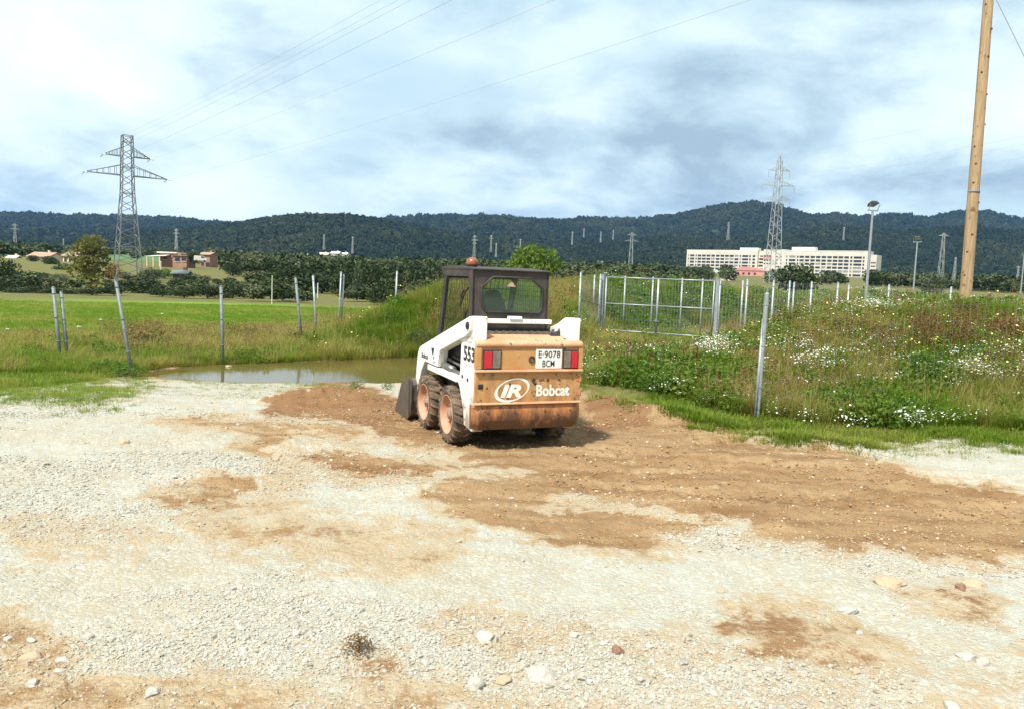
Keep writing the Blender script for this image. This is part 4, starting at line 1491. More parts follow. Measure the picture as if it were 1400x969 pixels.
L(nt, gr, bn.inputs['Height']); L(nt, bn.outputs[0], b.inputs['Normal'])
M['wood_pole'] = m
D_P = 20.0
pb = at(1321, 405, D_P)
pole = empty('wooden_pole', (pb.x, pb.y, tz(pb.x, pb.y)))
tag(pole, 'tall knotted brown timber utility pole on the right bank', 'utility pole')
ptop = at(1357, -60, D_P)
dirv = Vector((ptop.x - pb.x, 0, ptop.z - pb.z))
pts = [Vector((0, 0, -0.5)) + Vector((dirv.x, 0, dirv.z)).normalized() * (t * 11.0) for t in np.linspace(0, 1, 24)]
mb = MB()
mb.tube(pts, [0.145 - 0.042 * k / 23 for k in range(24)], 18)
mb.build('pole_shaft', M['wood_pole'], pole, smooth=True)
rp = random.Random(4)
dn = dirv.normalized()
for k in range(16):
    t = 1.4 + k * 0.52 + rp.uniform(-0.15, 0.15)
    a = math.radians(rp.uniform(200, 340))
    rad_ = 0.145 - 0.042 * (t + 0.5) / 11.0
    c_ = dn * t + Vector((math.cos(a) * rad_ * 0.98, math.sin(a) * rad_ * 0.98, 0))
    mb = MB()
    mb.bar(c_, c_ + Vector((math.cos(a), math.sin(a), 0.1)) * 0.018, 0.032, 0.018, 8)
    mb.build('knot', pm('knot_wood', (0.16, 0.08, 0.035), (0.10, 0.05, 0.02), 20, 0.9) if k == 0 else bpy.data.materials['knot_wood'], pole)
mb = MB()
cz_ = 3.35
mb.bar(dn * cz_ - dn * 0.03, dn * cz_ + dn * 0.03, 0.137, n=18)
mb.build('steel_band', M['galv_dark'], pole, smooth=True)
# guy wire
ga = pole.location + dn * 8.0
gb = Vector((ga.x + 5.0, ga.y + 0.2, 0))
gb.z = tz(gb.x, gb.y) - 0.05
mb = MB(); mb.bar(ga + Vector((0.12, 0, 0)), gb, 0.011, n=5)
tag(mb.build('guy_wire', M['wire'], fixn=False), 'thin guy wire slanting down right from the wooden pole', 'wire')

def flood_mast(px, d, top_y, label, yaw, two=True):
    bb = at(px, 405, d)
    z0 = tz(bb.x, bb.y)
    r_ = empty('floodlight_mast', (bb.x, bb.y, z0))
    tag(r_, label, 'floodlight')
    zt = at(px, top_y, d).z - z0
    mb = MB(); mb.bar((0, 0, -0.3), (0, 0, zt), 0.075, 0.05, 12); mb.bar((0, 0, -0.05), (0, 0, 0.03), 0.16, n=12)
    mb.build('mast', M['galv'], r_, smooth=False)
    mb = MB()
    mb.box(-0.30, 0.30, -0.03, 0.03, zt - 0.02, zt + 0.03)
    mb.tube([(-0.26, 0, zt), (-0.27, -0.10, zt + 0.22), (-0.27, -0.14, zt + 0.28)], 0.018, 6)
    mb.tube([(0.26, 0, zt), (0.27, -0.10, zt + 0.22), (0.27, -0.14, zt + 0.28)], 0.018, 6)
    mb.build('bracket', M['galv'], r_).rotation_euler = (0, 0, yaw)
    h_ = empty('lamp_head', (0, 0, zt + 0.30), yaw, r_)
    h_.rotation_euler = (math.radians(-24), 0, yaw)
    h_.scale = (0.8, 0.8, 0.85)
    mb = MB()
    mb.add([(-0.27, -0.22, -0.05), (0.27, -0.22, -0.05), (0.27, 0.26, -0.05), (-0.27, 0.26, -0.05), (-0.20, -0.16, 0.13), (0.20, -0.16, 0.13), (0.20, 0.18, 0.11), (-0.20, 0.18, 0.11)],
           [(0, 3, 2, 1), (4, 5, 6, 7), (0, 1, 5, 4), (1, 2, 6, 5), (2, 3, 7, 6), (3, 0, 4, 7)])
    mb.build('housing', M['black'], h_, bevel=0.02)
    mb = MB(); mb.box(-0.23, 0.23, -0.18, 0.22, -0.062, -0.052)
    mb.build('lamp_glass', pm('lamp_glass_' + str(px), (0.45, 0.48, 0.5), (0.35, 0.38, 0.4), 4, 0.15), h_)
    return r_


flood_mast(1184, 38.0, 288, 'tallest grey floodlight mast, standing in front of the hospital\'s right end', 0.35)
flood_mast(1248, 62.0, 331, 'middle floodlight mast with a small dark lamp, between hospital and wooden pole', -0.6)
flood_mast(1395, 78.0, 349, 'short floodlight mast at the right edge of the picture', 0.2)


# ------------------------------------------------------------------ pylons and lines
def pylon(name, label, loc, rz, H, bw, tw, arms_, r, mat, panels=14, top='flat', group=None, ins=True, belly=None):
    root = empty(name, loc, rz)
    tag(root, label, 'pylon', group)
    def half(z):
        t = z / H
        if belly:
            zt, wt = belly
            return (bw + (wt - bw) * min(1, z / zt)) / 2 if z < zt else (wt + (tw - wt) * (z - zt) / (H - zt)) / 2
        return (bw + (tw - bw) * t) / 2
    cs = [(-1, -1), (1, -1), (1, 1), (-1, 1)]
    zs = [H * (k / panels) ** 0.92 for k in range(panels + 1)]
    for cx, cy in cs:
        mb = MB()
        for z0, z1 in zip(zs[:-1], zs[1:]):
            mb.bar((cx * half(z0), cy * half(z0), z0), (cx * half(z1), cy * half(z1), z1), r * 1.25, n=4, caps=False)
        mb.build('leg', mat, root, fixn=False)
    for i in range(4):
        a, b2 = cs[i], cs[(i + 1) % 4]
        mb = MB()
        for k, (z0, z1) in enumerate(zip(zs[:-1], zs[1:])):
            p, q = (a, b2) if (k + i) % 2 else (b2, a)
            mb.bar((p[0] * half(z0), p[1] * half(z0), z0), (q[0] * half(z1), q[1] * half(z1), z1), r * 0.8, n=4, caps=False)
            if k % 4 == 0 or k == panels - 1:
                mb.bar((a[0] * half(z1), a[1] * half(z1), z1), (b2[0] * half(z1), b2[1] * half(z1), z1), r * 0.8, n=4, caps=False)
        mb.build('bracing', mat, root, fixn=False)
    tips = []
    for (z, hl, dep) in arms_:
        mb = MB()
        hw = half(z)
        for s in (-1, 1):
            for cy in (-1, 1):
                mb.bar((s * hw, cy * hw, z), (s * hl, 0, z), r, n=4, caps=False)
                mb.bar((s * half(z + dep), cy * half(z + dep), z + dep), (s * hl, 0, z), r * 0.8, n=4, caps=False)
            for k in range(1, 6):
                t = k / 6
                xb = s * (hw + (hl - hw) * t)
                zt = z + dep * (1 - t)
                mb.bar((xb, hw * (1 - t), z), (xb, half(z + dep) * (1 - t), zt), r * 0.6, n=3, caps=False)
                mb.bar((xb, -hw * (1 - t), z), (xb, -half(z + dep) * (1 - t), zt), r * 0.6, n=3, caps=False)
                t2 = (k - 1) / 6
                mb.bar((xb, hw * (1 - t), z), (s * (hw + (hl - hw) * t2), -hw * (1 - t2), z), r * 0.6, n=3, caps=False)
            tips.append(Vector((s * hl, 0, z)))
        mb.build('crossarm', mat, root, fixn=False)
    if ins:
        for t in tips:
            mb = MB()
            for k in range(7):
                mb.bar(t + Vector((0, 0, -0.25 - k * 0.24)), t + Vector((0, 0, -0.37 - k * 0.24)), 0.13, 0.06, 8)
            mb.bar(t, t + Vector((0, 0, -2.0)), 0.03, n=4)
            mb.build('insulator', M['insul'], root, fixn=False)
    if top == 'peak':
        mb = MB()
        for cx, cy in cs:
            mb.bar((cx * half(H), cy * half(H), H), (0, 0, H + H * 0.05), r, n=4, caps=False)
        mb.build('peak', mat, root, fixn=False)
    return root, tips


def place_pylon(px, py_top, py_base, d):
    b_ = at(px, py_base, d)
    return Vector((b_.x, b_.y, b_.z)), (at(px, py_top, d) - b_).length


D_A = 154.0
locA, HA = place_pylon(175, 186, 389, D_A)
A_RZ = math.radians(38)
pylA, tipsA = pylon('lattice_pylon', 'large dark lattice pylon with two wide crossarms at left', locA, A_RZ, HA, 4.6, 1.7,
                    [(HA * 0.862, 4.1, 1.6), (HA * 0.735, 7.2, 1.9)], 0.095, M['lattice'], 22, belly=(HA * 0.62, 2.1), ins=False)
for t in tipsA:
    for sg in (-1, 1):
        mb = MB()
        for k in range(9):
            mb.bar(t + Vector((0, sg * (0.3 + k * 0.22), -0.04 * k)), t + Vector((0, sg * (0.42 + k * 0.22), -0.04 * k)), 0.13, 0.07, 8)
        mb.build('insulator', M['insul'], pylA, fixn=False)

D_B = 224.0
locB, HB = place_pylon(1055, 221, 388, D_B)
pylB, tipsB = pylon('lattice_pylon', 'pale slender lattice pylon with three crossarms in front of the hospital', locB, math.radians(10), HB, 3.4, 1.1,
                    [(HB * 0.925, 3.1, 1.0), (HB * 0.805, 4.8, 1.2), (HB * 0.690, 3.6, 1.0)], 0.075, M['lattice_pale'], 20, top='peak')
# lean of the second pylon's image comes with the camera; it stands upright

def catenary(a, b2, sag, n=26):
    return [a.lerp(b2, k / n) + Vector((0, 0, -4 * sag * (k / n) * (1 - k / n))) for k in range(n + 1)]


RA = Matrix.Translation(locA) @ Matrix.Rotation(A_RZ, 4, 'Z')
dirA = (Matrix.Rotation(A_RZ, 3, 'Z') @ Vector((0, -1, 0)))
SPAN = 330.0
ordn = ['first', 'second', 'third', 'fourth', 'fifth', 'sixth', 'seventh']
rowsA = [tipsA[0], tipsA[1], tipsA[2], tipsA[3], Vector((-0.6, 0, HA)), Vector((0.6, 0, HA))]
wiresA = []
for t in rowsA:
    a = RA @ t
    b2 = a + dirA * SPAN + Vector((0, 0, 14.0))
    mid = proj(np.array([a.lerp(b2, 0.25).x]), np.array([a.lerp(b2, 0.25).y]), np.array([a.lerp(b2, 0.25).z - 4]))
    wiresA.append((float(mid[1][0]), a, b2))
wiresA.sort(key=lambda q: q[0])
for k, (_, a, b2) in enumerate(wiresA):
    mb = MB()
    mb.tube(catenary(a, b2, 4.2), 0.015, 4)
    tag(mb.build('power_line', M['wire'], fixn=False), ordn[k] + ' power line from the top, climbing right from the large left pylon', 'power line', 'lines of the large left pylon')
RB = Matrix.Translation(locB) @ Matrix.Rotation(math.radians(10), 4, 'Z')
rowsB = [tipsB[1], tipsB[3], tipsB[5], tipsB[0], tipsB[2], Vector((0, 0, HB * 1.05))]
wiresB = []
for t in rowsB:
    a = RB @ t
    if abs(t.x) > 0.1:
        a.z -= 2.0
    b2 = a + Vector((46, -200, 5.0))
    q = a.lerp(b2, 0.35)
    wiresB.append((float(proj(np.array([q.x]), np.array([q.y]), np.array([q.z - 4]))[1][0]), a, b2))
wiresB.sort(key=lambda q: q[0])
for k, (_, a, b2) in enumerate(wiresB):
    mb = MB()
    mb.tube(catenary(a, b2, 4.5), 0.015, 4)
    tag(mb.build('power_line', M['wire'], fixn=False), ordn[k] + ' faint power line from the top, running right from the pale hospital pylon', 'power line', 'lines of the pale pylon')

SMALL = [  # px, y top, y base, distance, label, crossarms, pale
    (861, 318, 381, 330, 'mid-distance lattice pylon standing just above the gate\'s left leaf', 2, True),
    (1285, 319, 384, 300, 'slender lattice pylon left of the wooden pole, with a T-shaped top', 1, True),
    (648, 322, 358, 900, 'small pylon with wide arms just above the loader\'s beacon', 3, True),
    (671, 322, 345, 1150, 'tiny pylon right of the one above the loader\'s beacon', 2, True),
    (678, 333, 352, 800, 'tiny pale mast left of the round green tree', 1, True),
    (711, 327, 345, 950, 'tiny pale pylon top sticking up behind the round green tree', 1, True),
    (443, 321, 342, 1000, 'tiny pylon on the slope above the white farm buildings', 1, True),
    (482, 324, 347, 900, 'faint thin pylon right of the white farm buildings', 1, True),
    (241, 313, 347, 800, 'thin pylon rising behind the brick farmhouse', 2, True),
    (21, 306, 346, 850, 'thin pylon above the cream houses at far left', 2, True),
    (87, 327, 343, 1000, 'tiny pylon between the two cream houses', 1, True),
    (782, 317, 335, 1500, 'tiny hillside pylon, leftmost of the group above the fence panel', 1, True),
    (798, 313, 325, 1700, 'tiny hillside pylon, second of the group above the fence panel', 1, True),
    (821, 317, 332, 1500, 'tiny hillside pylon, third of the group above the fence panel', 1, True),
    (838, 315, 328, 1600, 'tiny hillside pylon, rightmost of the group above the fence panel', 1, True),
    (822, 357, 382, 420, 'pale mast above the fence panel beside the gate', 1, True),
    (995, 304, 329, 1300, 'blue-grey pylon on the hill above the hospital\'s left wing', 2, True),
    (1153, 311, 329, 1400, 'tiny pylon on the hill above the hospital\'s right wing', 1, True),
    (1304, 352, 384, 330, 'thin pale lamp mast just left of the wooden pole\'s base', 1, True),
    (1390, 364, 392, 320, 'thin pale mast left of the rightmost floodlight', 1, True),
]
for (px, yt, yb, d, lab, na, pale) in SMALL:
    lc, hh = place_pylon(px, yt, yb, d)
    ar_ = [(hh * (0.94 - 0.13 * k), hh * (0.10 + 0.05 * (k == 1)), hh * 0.035) for k in range(na)]
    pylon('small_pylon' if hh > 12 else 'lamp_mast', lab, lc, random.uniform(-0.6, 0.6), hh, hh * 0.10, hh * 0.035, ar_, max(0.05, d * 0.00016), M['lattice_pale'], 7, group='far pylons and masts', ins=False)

# ------------------------------------------------------------------ hospital
def line_u(px, P, Q):
    """where the sight line of photo column px meets the ground line P-Q (0..1)"""
    d = ray(px, 365)
    k = d[0] / d[1]
    return (k * P.y - P.x) / ((Q.x - P.x) - k * (Q.y - P.y))


HP, HQ = at(938, 372, 900.0), at(1187, 374, 780.0)
hb = (HP.z + HQ.z) / 2 - 4.0
HL = math.hypot(HQ.x - HP.x, HQ.y - HP.y)
hosp = empty('hospital', (HP.x, HP.y, hb), math.atan2(HQ.y - HP.y, HQ.x - HP.x))
tag(hosp, 'long white six storey hospital block with rows of dark windows', 'building')
U = lambda px: line_u(px, HP, HQ) * HL
row_z = [at(938, y, 900.0).z - hb for y in (366.6, 362.3, 358.0, 353.8, 349.5)]
roof_z = at(938, 342.3, 900.0).z - hb
SP = (row_z[-1] - row_z[0]) / 4
M['white_wall2'] = pm('cream_white_render', (0.70, 0.62, 0.50), (0.60, 0.50, 0.38), 0.2, 0.85)
M['blind'] = pm('window_blind', (0.30, 0.28, 0.24), (0.2, 0.19, 0.17), 0.5, 0.6)
M['pink_wall'] = pm('pink_panel', (0.55, 0.26, 0.22), (0.45, 0.2, 0.17), 0.3, 0.85)


def hbox(name, u0, u1, y0, y1, z0, z1, mat, parent=hosp):
    mb = MB(); mb.box(u0, u1, y0, y1, z0, z1); return mb.build(name, mat, parent, fixn=False)


ua, ub, uc, ud, ue, uf, ug = U(938), U(1035), U(1042), U(1057), U(1073), U(1186), U(1195)
Z0 = -10.0
left_w = hbox('left_wing', ua, ub, 0.5, 17, Z0, roof_z, M['white_wall'])
mid_t = hbox('stair_tower', ub, uc, 3.5, 17, Z0, roof_z - 0.4, M['white_wall2'])
mid_w = hbox('middle_wing', uc, ue, 1.2, 20, Z0, roof_z + 1.6, M['white_wall'])
right_w = hbox('right_wing', ue, uf, 0.5, 17, Z0, roof_z + 0.3, M['white_wall'])
end_w = hbox('end_wing', uf + 0.3, ug, 7.0, 24, Z0, roof_z - 2.6, M['white_wall'])
hbox('roof_plant', U(1007), U(1032), 6, 14, roof_z, roof_z + 3.4, M['pale_roof'])
hbox('roof_plant', U(1078), U(1110), 6, 14, roof_z + 0.3, roof_z + 4.4, M['pale_roof'])
hbox('roof_cornice', ua - 0.3, ub + 0.2, 0.1, 17.2, roof_z, roof_z + 0.5, M['pale_roof'], left_w)
hbox('roof_cornice', ue - 0.2, uf + 0.3, 0.1, 17.2, roof_z + 0.3, roof_z + 0.8, M['pale_roof'], right_w)
LW = [(186, 198), (212, 265), (280, 297), (308, 353), (362, 412), (420, 470), (480, 527), (540, 587), (598, 647), (657, 705), (715, 767), (778, 828), (843, 860), (875, 952), (965, 985), (1008, 1042)]
LW = [(U(920 + a / 9.333), U(920 + b2 / 9.333)) for a, b2 in LW]
RW = [(130, 146), (167, 250), (268, 288), (300, 357), (370, 425), (440, 497), (510, 568), (582, 640), (655, 712), (725, 785), (797, 858), (870, 930), (948, 975), (992, 1095), (1110, 1132)]
RW = [(U(1060 + a / 9.333), U(1060 + b2 / 9.333)) for a, b2 in RW]
wh = SP * 0.64
for wing, cols, rows in ((left_w, LW, row_z), (right_w, RW, [row_z[0] - SP] + row_z)):
    u0, u1 = cols[0][0] - 2.0, (ub if wing is left_w else uf)
    u0 = max(u0, (ua if wing is left_w else ue))
    # floor bands stand proud, windows sit back between them and the piers
    lev = sorted(rows)
    edges = [Z0] + [z + s * wh / 2 for z in lev for s in (-1, 1)] + [roof_z]
    for k in range(0, len(edges), 2):
        hbox('floor_band', u0, u1, 0.0, 0.5, edges[k], edges[k + 1], M['white_wall'], wing)
    pc = [u0] + [c for q in cols for c in q] + [u1]
    for z in lev:
        for k in range(0, len(pc), 2):
            if pc[k + 1] - pc[k] > 0.05:
                hbox('pier', pc[k], pc[k + 1], 0.02, 0.5, z - wh / 2, z + wh / 2, M['white_wall'], wing)
        for (a, b2) in cols:
            hbox('window', a, b2, 0.40, 0.52, z - wh / 2, z + wh / 2, M['blind'] if random.random() < 0.16 else M['win'], wing)
    for (a, b2) in cols[::2]:
        hbox('attic_window', a + 0.4, b2 - 0.4, -0.03, 0.02, roof_z - 2.1, roof_z - 1.2, M['white_wall2'], wing)
for k in range(5):
    hbox('balcony', ub + 0.3, uc - 0.3, 1.6, 3.5, row_z[k] - SP * 0.5, row_z[k] - SP * 0.15, M['white_wall2'], mid_t)
    hbox('window', ub + 1, uc - 1, 3.44, 3.6, row_z[k] - SP * 0.1, row_z[k] + SP * 0.3, M['win'], mid_t)
hbox('pink_panel', U(1042.3), U(1053.6), 1.0, 1.3, row_z[3] + 0.4, row_z[4] + 1.7, M['pink_wall'], mid_w)
for k in range(3):
    a = U(1043.2 + k * 3.6)
    hbox('window', a, a + 1.7, 0.95, 1.05, row_z[4] - 0.4, row_z[4] + 1.2, M['win'], mid_w)
    for q in (2, 3):
        hbox('window', a, a + 1.8, 1.12, 1.3, row_z[q] - 1.2, row_z[q] + 0.2, M['win'], mid_w)
for q in range(4):
    for k in range(2):
        a = U(1060 + k * 5.5)
        hbox('window', a, a + 1.5, 1.12, 1.3, row_z[q + 1] - 0.6, row_z[q + 1] + 0.5, M['win'], mid_w)
for q in range(4):
    for k in range(3):
        a = uf + 1.0 + k * (ug - uf - 1.5) / 3
        hbox('window', a, a + (ug - uf) / 4.6, 6.94, 7.1, row_z[q] - 2.0 + 0.35, row_z[q] - 0.35, M['win'], end_w)
pa = at(1018, 375, 700.0)
annex = empty('hospital_annex', (pa.x, pa.y, pa.z - 6), hosp.rotation_euler.z)
tag(annex, 'low pink building in front of the hospital\'s left wing', 'building')
mb = MB(); mb.box(-9, 17, 0, 10, 0, 9.0); mb.build('wall', M['pink_wall'], annex)
mb = MB(); mb.prism_y([(-9.5, 9.0), (17.5, 9.0), (8, 11.8), (-3, 12.6)], -0.5, 10.5); mb.build('roof', M['pink_wall'], annex)
for k in range(4):
    mb = MB(); mb.box(-7 + k * 5, -5 + k * 5, -0.06, 0.1, 5.4, 7.4); mb.build('window', M['win'], annex)
pa = at(995, 378, 420.0)
van = empty('low_pavilion', (pa.x, pa.y, pa.z - 3), -0.3)
tag(van, 'small pale flat roofed pavilion below the hospital', 'building')
mb = MB(); mb.box(-3.4, 3.4, 0, 4, 0, 5.2); mb.build('wall', M['white_wall2'], van)
mb = MB(); mb.box(-3.9, 4.2, -0.5, 4.4, 5.2, 5.5); mb.build('roof', M['pale_roof'], van)
mb = MB(); mb.box(-2.6, 2.4, -0.06, 0.1, 3.4, 4.6); mb.build('window', M['win'], van)


# ------------------------------------------------------------------ farmhouses
def gable_house(label, px0, px1, y_eave, y_ridge, y_base, d, yaw, depth, wallm, roofm, windows, name='farmhouse', ridge_along=True):
    a, b2 = at(px0, y_base, d), at(px1, y_base, d)
    ln = (b2 - a).length / max(0.5, math.cos(yaw))
    zb = min(a.z, tz(a.x, a.y)) - 1.0
    he, hr = at(px0, y_eave, d).z - zb, at(px0, y_ridge, d).z - zb
    r_ = empty(name, (a.x, a.y, zb), yaw)
    tag(r_, label, 'house')
    mb = MB()
    mb.box(0, ln, 0, depth, 0, he)
    mb.prism_x([(0, he), (depth, he), (depth / 2, hr - 0.15)], 0.0, 0.25)
    mb.prism_x([(0, he), (depth, he), (depth / 2, hr - 0.15)], ln - 0.25, ln)
    mb.build('wall', wallm, r_, fixn=False)
    mb = MB()
    mb.prism_x([(-0.5, he - 0.15), (depth / 2, hr), (depth + 0.5, he - 0.15), (depth + 0.5, he + 0.05), (depth / 2, hr + 0.25), (-0.5, he + 0.05)], -0.4, ln + 0.4)
    roof = mb.build('roof', roofm, r_)
    mb = MB(); mb.box(ln * 0.6, ln * 0.6 + 0.7, depth * 0.5, depth * 0.5 + 0.7, hr - 0.4, hr + 0.9); mb.build('chimney', wallm, roof)
    for (f, z0, w_, h_) in windows:
        mb = MB(); mb.box(ln * f, ln * f + w_, -0.08, 0.1, he * z0, he * z0 + h_)
        w = mb.build('window', M['win'], r_)
        mb = MB(); mb.box(ln * f - 0.15, ln * f + w_ + 0.15, -0.16, -0.0, he * z0 - 0.15, he * z0 - 0.02); mb.build('sill', wallm, w)
    for z0 in (0.35,):
        mb = MB(); mb.box(-0.06, 0.1, depth * 0.35, depth * 0.6, he * z0, he * z0 + 1.3); mb.build('window', M['win'], r_)
    return r_


gable_house('cream farmhouse with long tiled roof at far left', 38, 72, 350.5, 345.0, 361, 280, -0.25, 6.5, M['cream'], M['tile'], [(0.2, 0.45, 1.0, 1.2), (0.5, 0.45, 1.0, 1.2), (0.78, 0.45, 1.0, 1.2)])
gable_house('taller cream farmhouse beside the yellowing tree', 86, 112, 350.0, 342.5, 362, 270, -0.35, 7.0, M['cream'], M['tile'], [(0.1, 0.5, 1.1, 1.4), (0.4, 0.5, 1.1, 1.4), (0.72, 0.5, 1.1, 1.4), (0.15, 0.2, 1.1, 1.2)])
gable_house('small low shed with pale roof left of the cream farmhouse', 8, 21, 353.5, 350.0, 358, 300, -0.1, 4.0, M['cream'], M['pale_roof'], [(0.4, 0.3, 0.9, 0.9)], 'shed')
gable_house('dark shed with grey sheet roof below the brick farmhouse', 236, 254, 374, 371, 384, 165, 0.15, 3.5, M['bark'], M['galv_dark'], [(0.4, 0.4, 0.5, 0.5)], 'shed')

a = at(205, 362, 260.0)
bh = empty('brick_farmhouse', (a.x, a.y, min(a.z, tz(a.x, a.y)) - 1.0), 0.0)
tag(bh, 'red brick farmhouse with pale flat roofs and a porch', 'house')
S_ = 260.0 / F_PX
zb = bh.location.z
Zp = lambda y: at(230, y, 260.0).z - zb
mb = MB(); mb.box(13 * S_, 42 * S_, 0, 7, 0, Zp(346.5)); mb.box(33 * S_, 52 * S_, -1.2, 6, 0, Zp(349.5)); mb.build('wall', M['brick'], bh, fixn=False)
mb = MB(); mb.box(10 * S_, 37 * S_, -0.5, 7.5, Zp(346.5), Zp(344.8)); mb.build('roof', M['pale_roof'], bh)
mb = MB(); mb.box(32 * S_, 53 * S_, -1.6, 6.4, Zp(349.5), Zp(348.8)); mb.build('roof', M['tile'], bh)
mb = MB()
mb.add([(0, -3.2, Zp(352.3)), (28 * S_, -3.2, Zp(350.5)), (28 * S_, 0.2, Zp(348.8)), (4 * S_, 0.2, Zp(350.8)), (0, -3.2, Zp(351.6)), (28 * S_, -3.2, Zp(349.8)), (28 * S_, 0.2, Zp(348.2)), (4 * S_, 0.2, Zp(350.2))],
       [(0, 1, 2, 3), (7, 6, 5, 4), (0, 4, 5, 1), (1, 5, 6, 2), (2, 6, 7, 3), (3, 7, 4, 0)])
mb.build('porch_roof', M['pale_roof'], bh)
for xx in (1.0, 9.5, 18.0):
    mb = MB(); mb.box(xx * S_, xx * S_ + 0.35, -3.1, -2.75, 0, Zp(351.6)); mb.build('porch_pillar', M['cream'], bh)
for (x0, x1, y0, y1) in ((19, 23, 351.5, 355), (36.5, 42.5, 352, 357.5), (45.5, 51, 352, 356.5), (30, 33, 352, 355)):
    mb = MB(); mb.box(x0 * S_, x1 * S_, -1.3 if x0 > 33 else -0.1, -1.1 if x0 > 33 else 0.1, Zp(y1), Zp(y0))
    w = mb.build('window', M['win'], bh)
    mb = MB(); mb.box(x0 * S_ - 0.1, x1 * S_ + 0.1, (-1.4 if x0 > 33 else -0.2), (-1.2 if x0 > 33 else 0.0), Zp(y1) - 0.2, Zp(y1) - 0.02); mb.build('sill', M['cream'], w)
gable_house('small brick outbuilding right of the brick farmhouse', 273, 287.5, 348.0, 345.5, 357, 285, -0.1, 6.0, M['brick'], M['tile'], [(0.15, 0.3, 1.0, 1.2), (0.6, 0.2, 1.4, 1.6)], 'outbuilding')

a = at(274.5, 358, 250.0)
vn = empty('white_van', (a.x, a.y, at(274, 358.5, 250.0).z), 0.25)
tag(vn, 'white parked van in front of the small brick outbuilding', 'van')
mb = MB()
mb.prism_y([(-1.9, 0.4), (1.5, 0.4), (1.9, 0.5), (1.9, 1.0), (1.3, 1.15), (0.8, 1.85), (-1.75, 1.9), (-1.9, 1.6)], -0.85, 0.85)
mb.build('body', M['white_wall'], vn, bevel=0.06)
mb = MB(); mb.prism_y([(1.22, 1.2), (0.84, 1.75), (0.2, 1.75), (0.2, 1.2)], -0.87, 0.87); mb.build('side_window', M['win'], vn)
for xx in (-1.2, 1.15):
    for s in (-1, 1):
        mb = MB(); mb.bar((xx, s * 0.72, 0.33), (xx, s * 0.88, 0.33), 0.33, n=16); mb.build('wheel', M['black'], vn)

for (lab, px0, px1, ye, yr, yb, d, yaw, dep, wm, rm) in [
    ('white farm building with low roof, left one on the wooded rise', 438, 449, 348.2, 345.8, 352, 520, 0.3, 6, M['white_wall'], M['pale_roof']),
    ('white farm building with the highest roof, centre one on the wooded rise', 452, 463, 346.5, 344.2, 352, 540, -0.1, 7, M['white_wall'], M['pale_roof']),
    ('white farm building at the right end of the wooded rise', 464, 474, 347.8, 345.8, 350.5, 560, -0.2, 6, M['white_wall'], M['pale_roof']),
]:
    gable_house(lab, px0, px1, ye, yr, yb, d, yaw, dep, wm, rm, [(0.3, 0.3, 1.2, 1.0), (0.6, 0.3, 1.2, 1.0)], 'farm_building')

# small markers in the fields
for (px, y0, y1, d, r, lab) in [(372, 378, 391, 62, 0.04, 'thin pale stake at the edge of the green field'), (434.5, 388, 395, 90, 0.07, 'short white marker standing in the field behind the fence posts'),
                                (420.5, 348, 354, 300, 0.25, 'white stub post on the slope left of the farm buildings'), (220, 358, 369, 200, 0.14, 'white post in front of the brick farmhouse')]:
    b_ = at(px, y1, d)
    zb_ = min(b_.z, tz(b_.x, b_.y))
    mb = MB(); mb.bar((0, 0, -0.2), (0, 0, at(px, y0, d).z - zb_), r, r * 0.85, 8); mb.bar((0, 0, at(px, y0, d).z - zb_), (0, 0, at(px, y0, d).z - zb_ + r), r * 1.2, r * 0.5, 8)
    o = mb.build('marker_post', M['white_wall'])
    o.location = (b_.x, b_.y, zb_)
    tag(o, lab, 'post')

# ------------------------------------------------------------------ trees and bushes
M['leaf_dark'] = leaf_mat('dark_evergreen_leaves', (0.016, 0.030, 0.010), (0.042, 0.066, 0.020), 0.12)
M['leaf_mid'] = leaf_mat('mid_green_leaves', (0.050, 0.095, 0.012), (0.135, 0.195, 0.028), 0.3)
M['leaf_aut'] = leaf_mat('yellowing_leaves', (0.10, 0.11, 0.026), (0.22, 0.19, 0.055), 0.25)
M['leaf_grey'] = leaf_mat('grey_green_leaves', (0.055, 0.075, 0.040), (0.10, 0.125, 0.065), 0.15)
M['leaf_brown'] = leaf_mat('dry_brown_leaves', (0.13, 0.065, 0.025), (0.24, 0.14, 0.06), 0.2)


def crown_mesh(seed, n, kind, size):
    r = random.Random(seed)
    lobes = []
    if kind == 'round':
        lobes = [(0, 0, 0.62, 0.40, 0.40, 0.34)] + [(0.30 * math.cos(a), 0.30 * math.sin(a), r.uniform(0.42, 0.78), 0.24, 0.24, 0.2) for a in [k * 1.05 + r.uniform(-.3, .3) for k in range(6)]]
    elif kind == 'bush':
        lobes = [(0, 0, 0.42, 0.42, 0.42, 0.46)] + [(0.32 * math.cos(a), 0.32 * math.sin(a), r.uniform(0.22, 0.55), 0.24, 0.24, 0.26) for a in [k * 0.9 + r.uniform(-.3, .3) for k in range(7)]]
    elif kind == 'open':
        lobes = [(0.30 * math.cos(a) * (1.2 - h), 0.30 * math.sin(a) * (1.2 - h), h, 0.21, 0.21, 0.14) for a, h in [(k * 2.4 + r.uniform(-.4, .4), 0.25 + 0.65 * k / 11) for k in range(12)]]
    else:
        lobes = [(0.06 * math.cos(k * 2.0), 0.06 * math.sin(k * 2.0), 0.2 + 0.7 * k / 6, 0.30 * (1.1 - 0.6 * k / 6), 0.30 * (1.1 - 0.6 * k / 6), 0.16) for k in range(7)]
    V, Fq = leaf_cloud(seed, n, lobes, size)
    V[:, 2] = np.maximum(V[:, 2], 0.02)
    return np_mesh('crown', V, Fq)


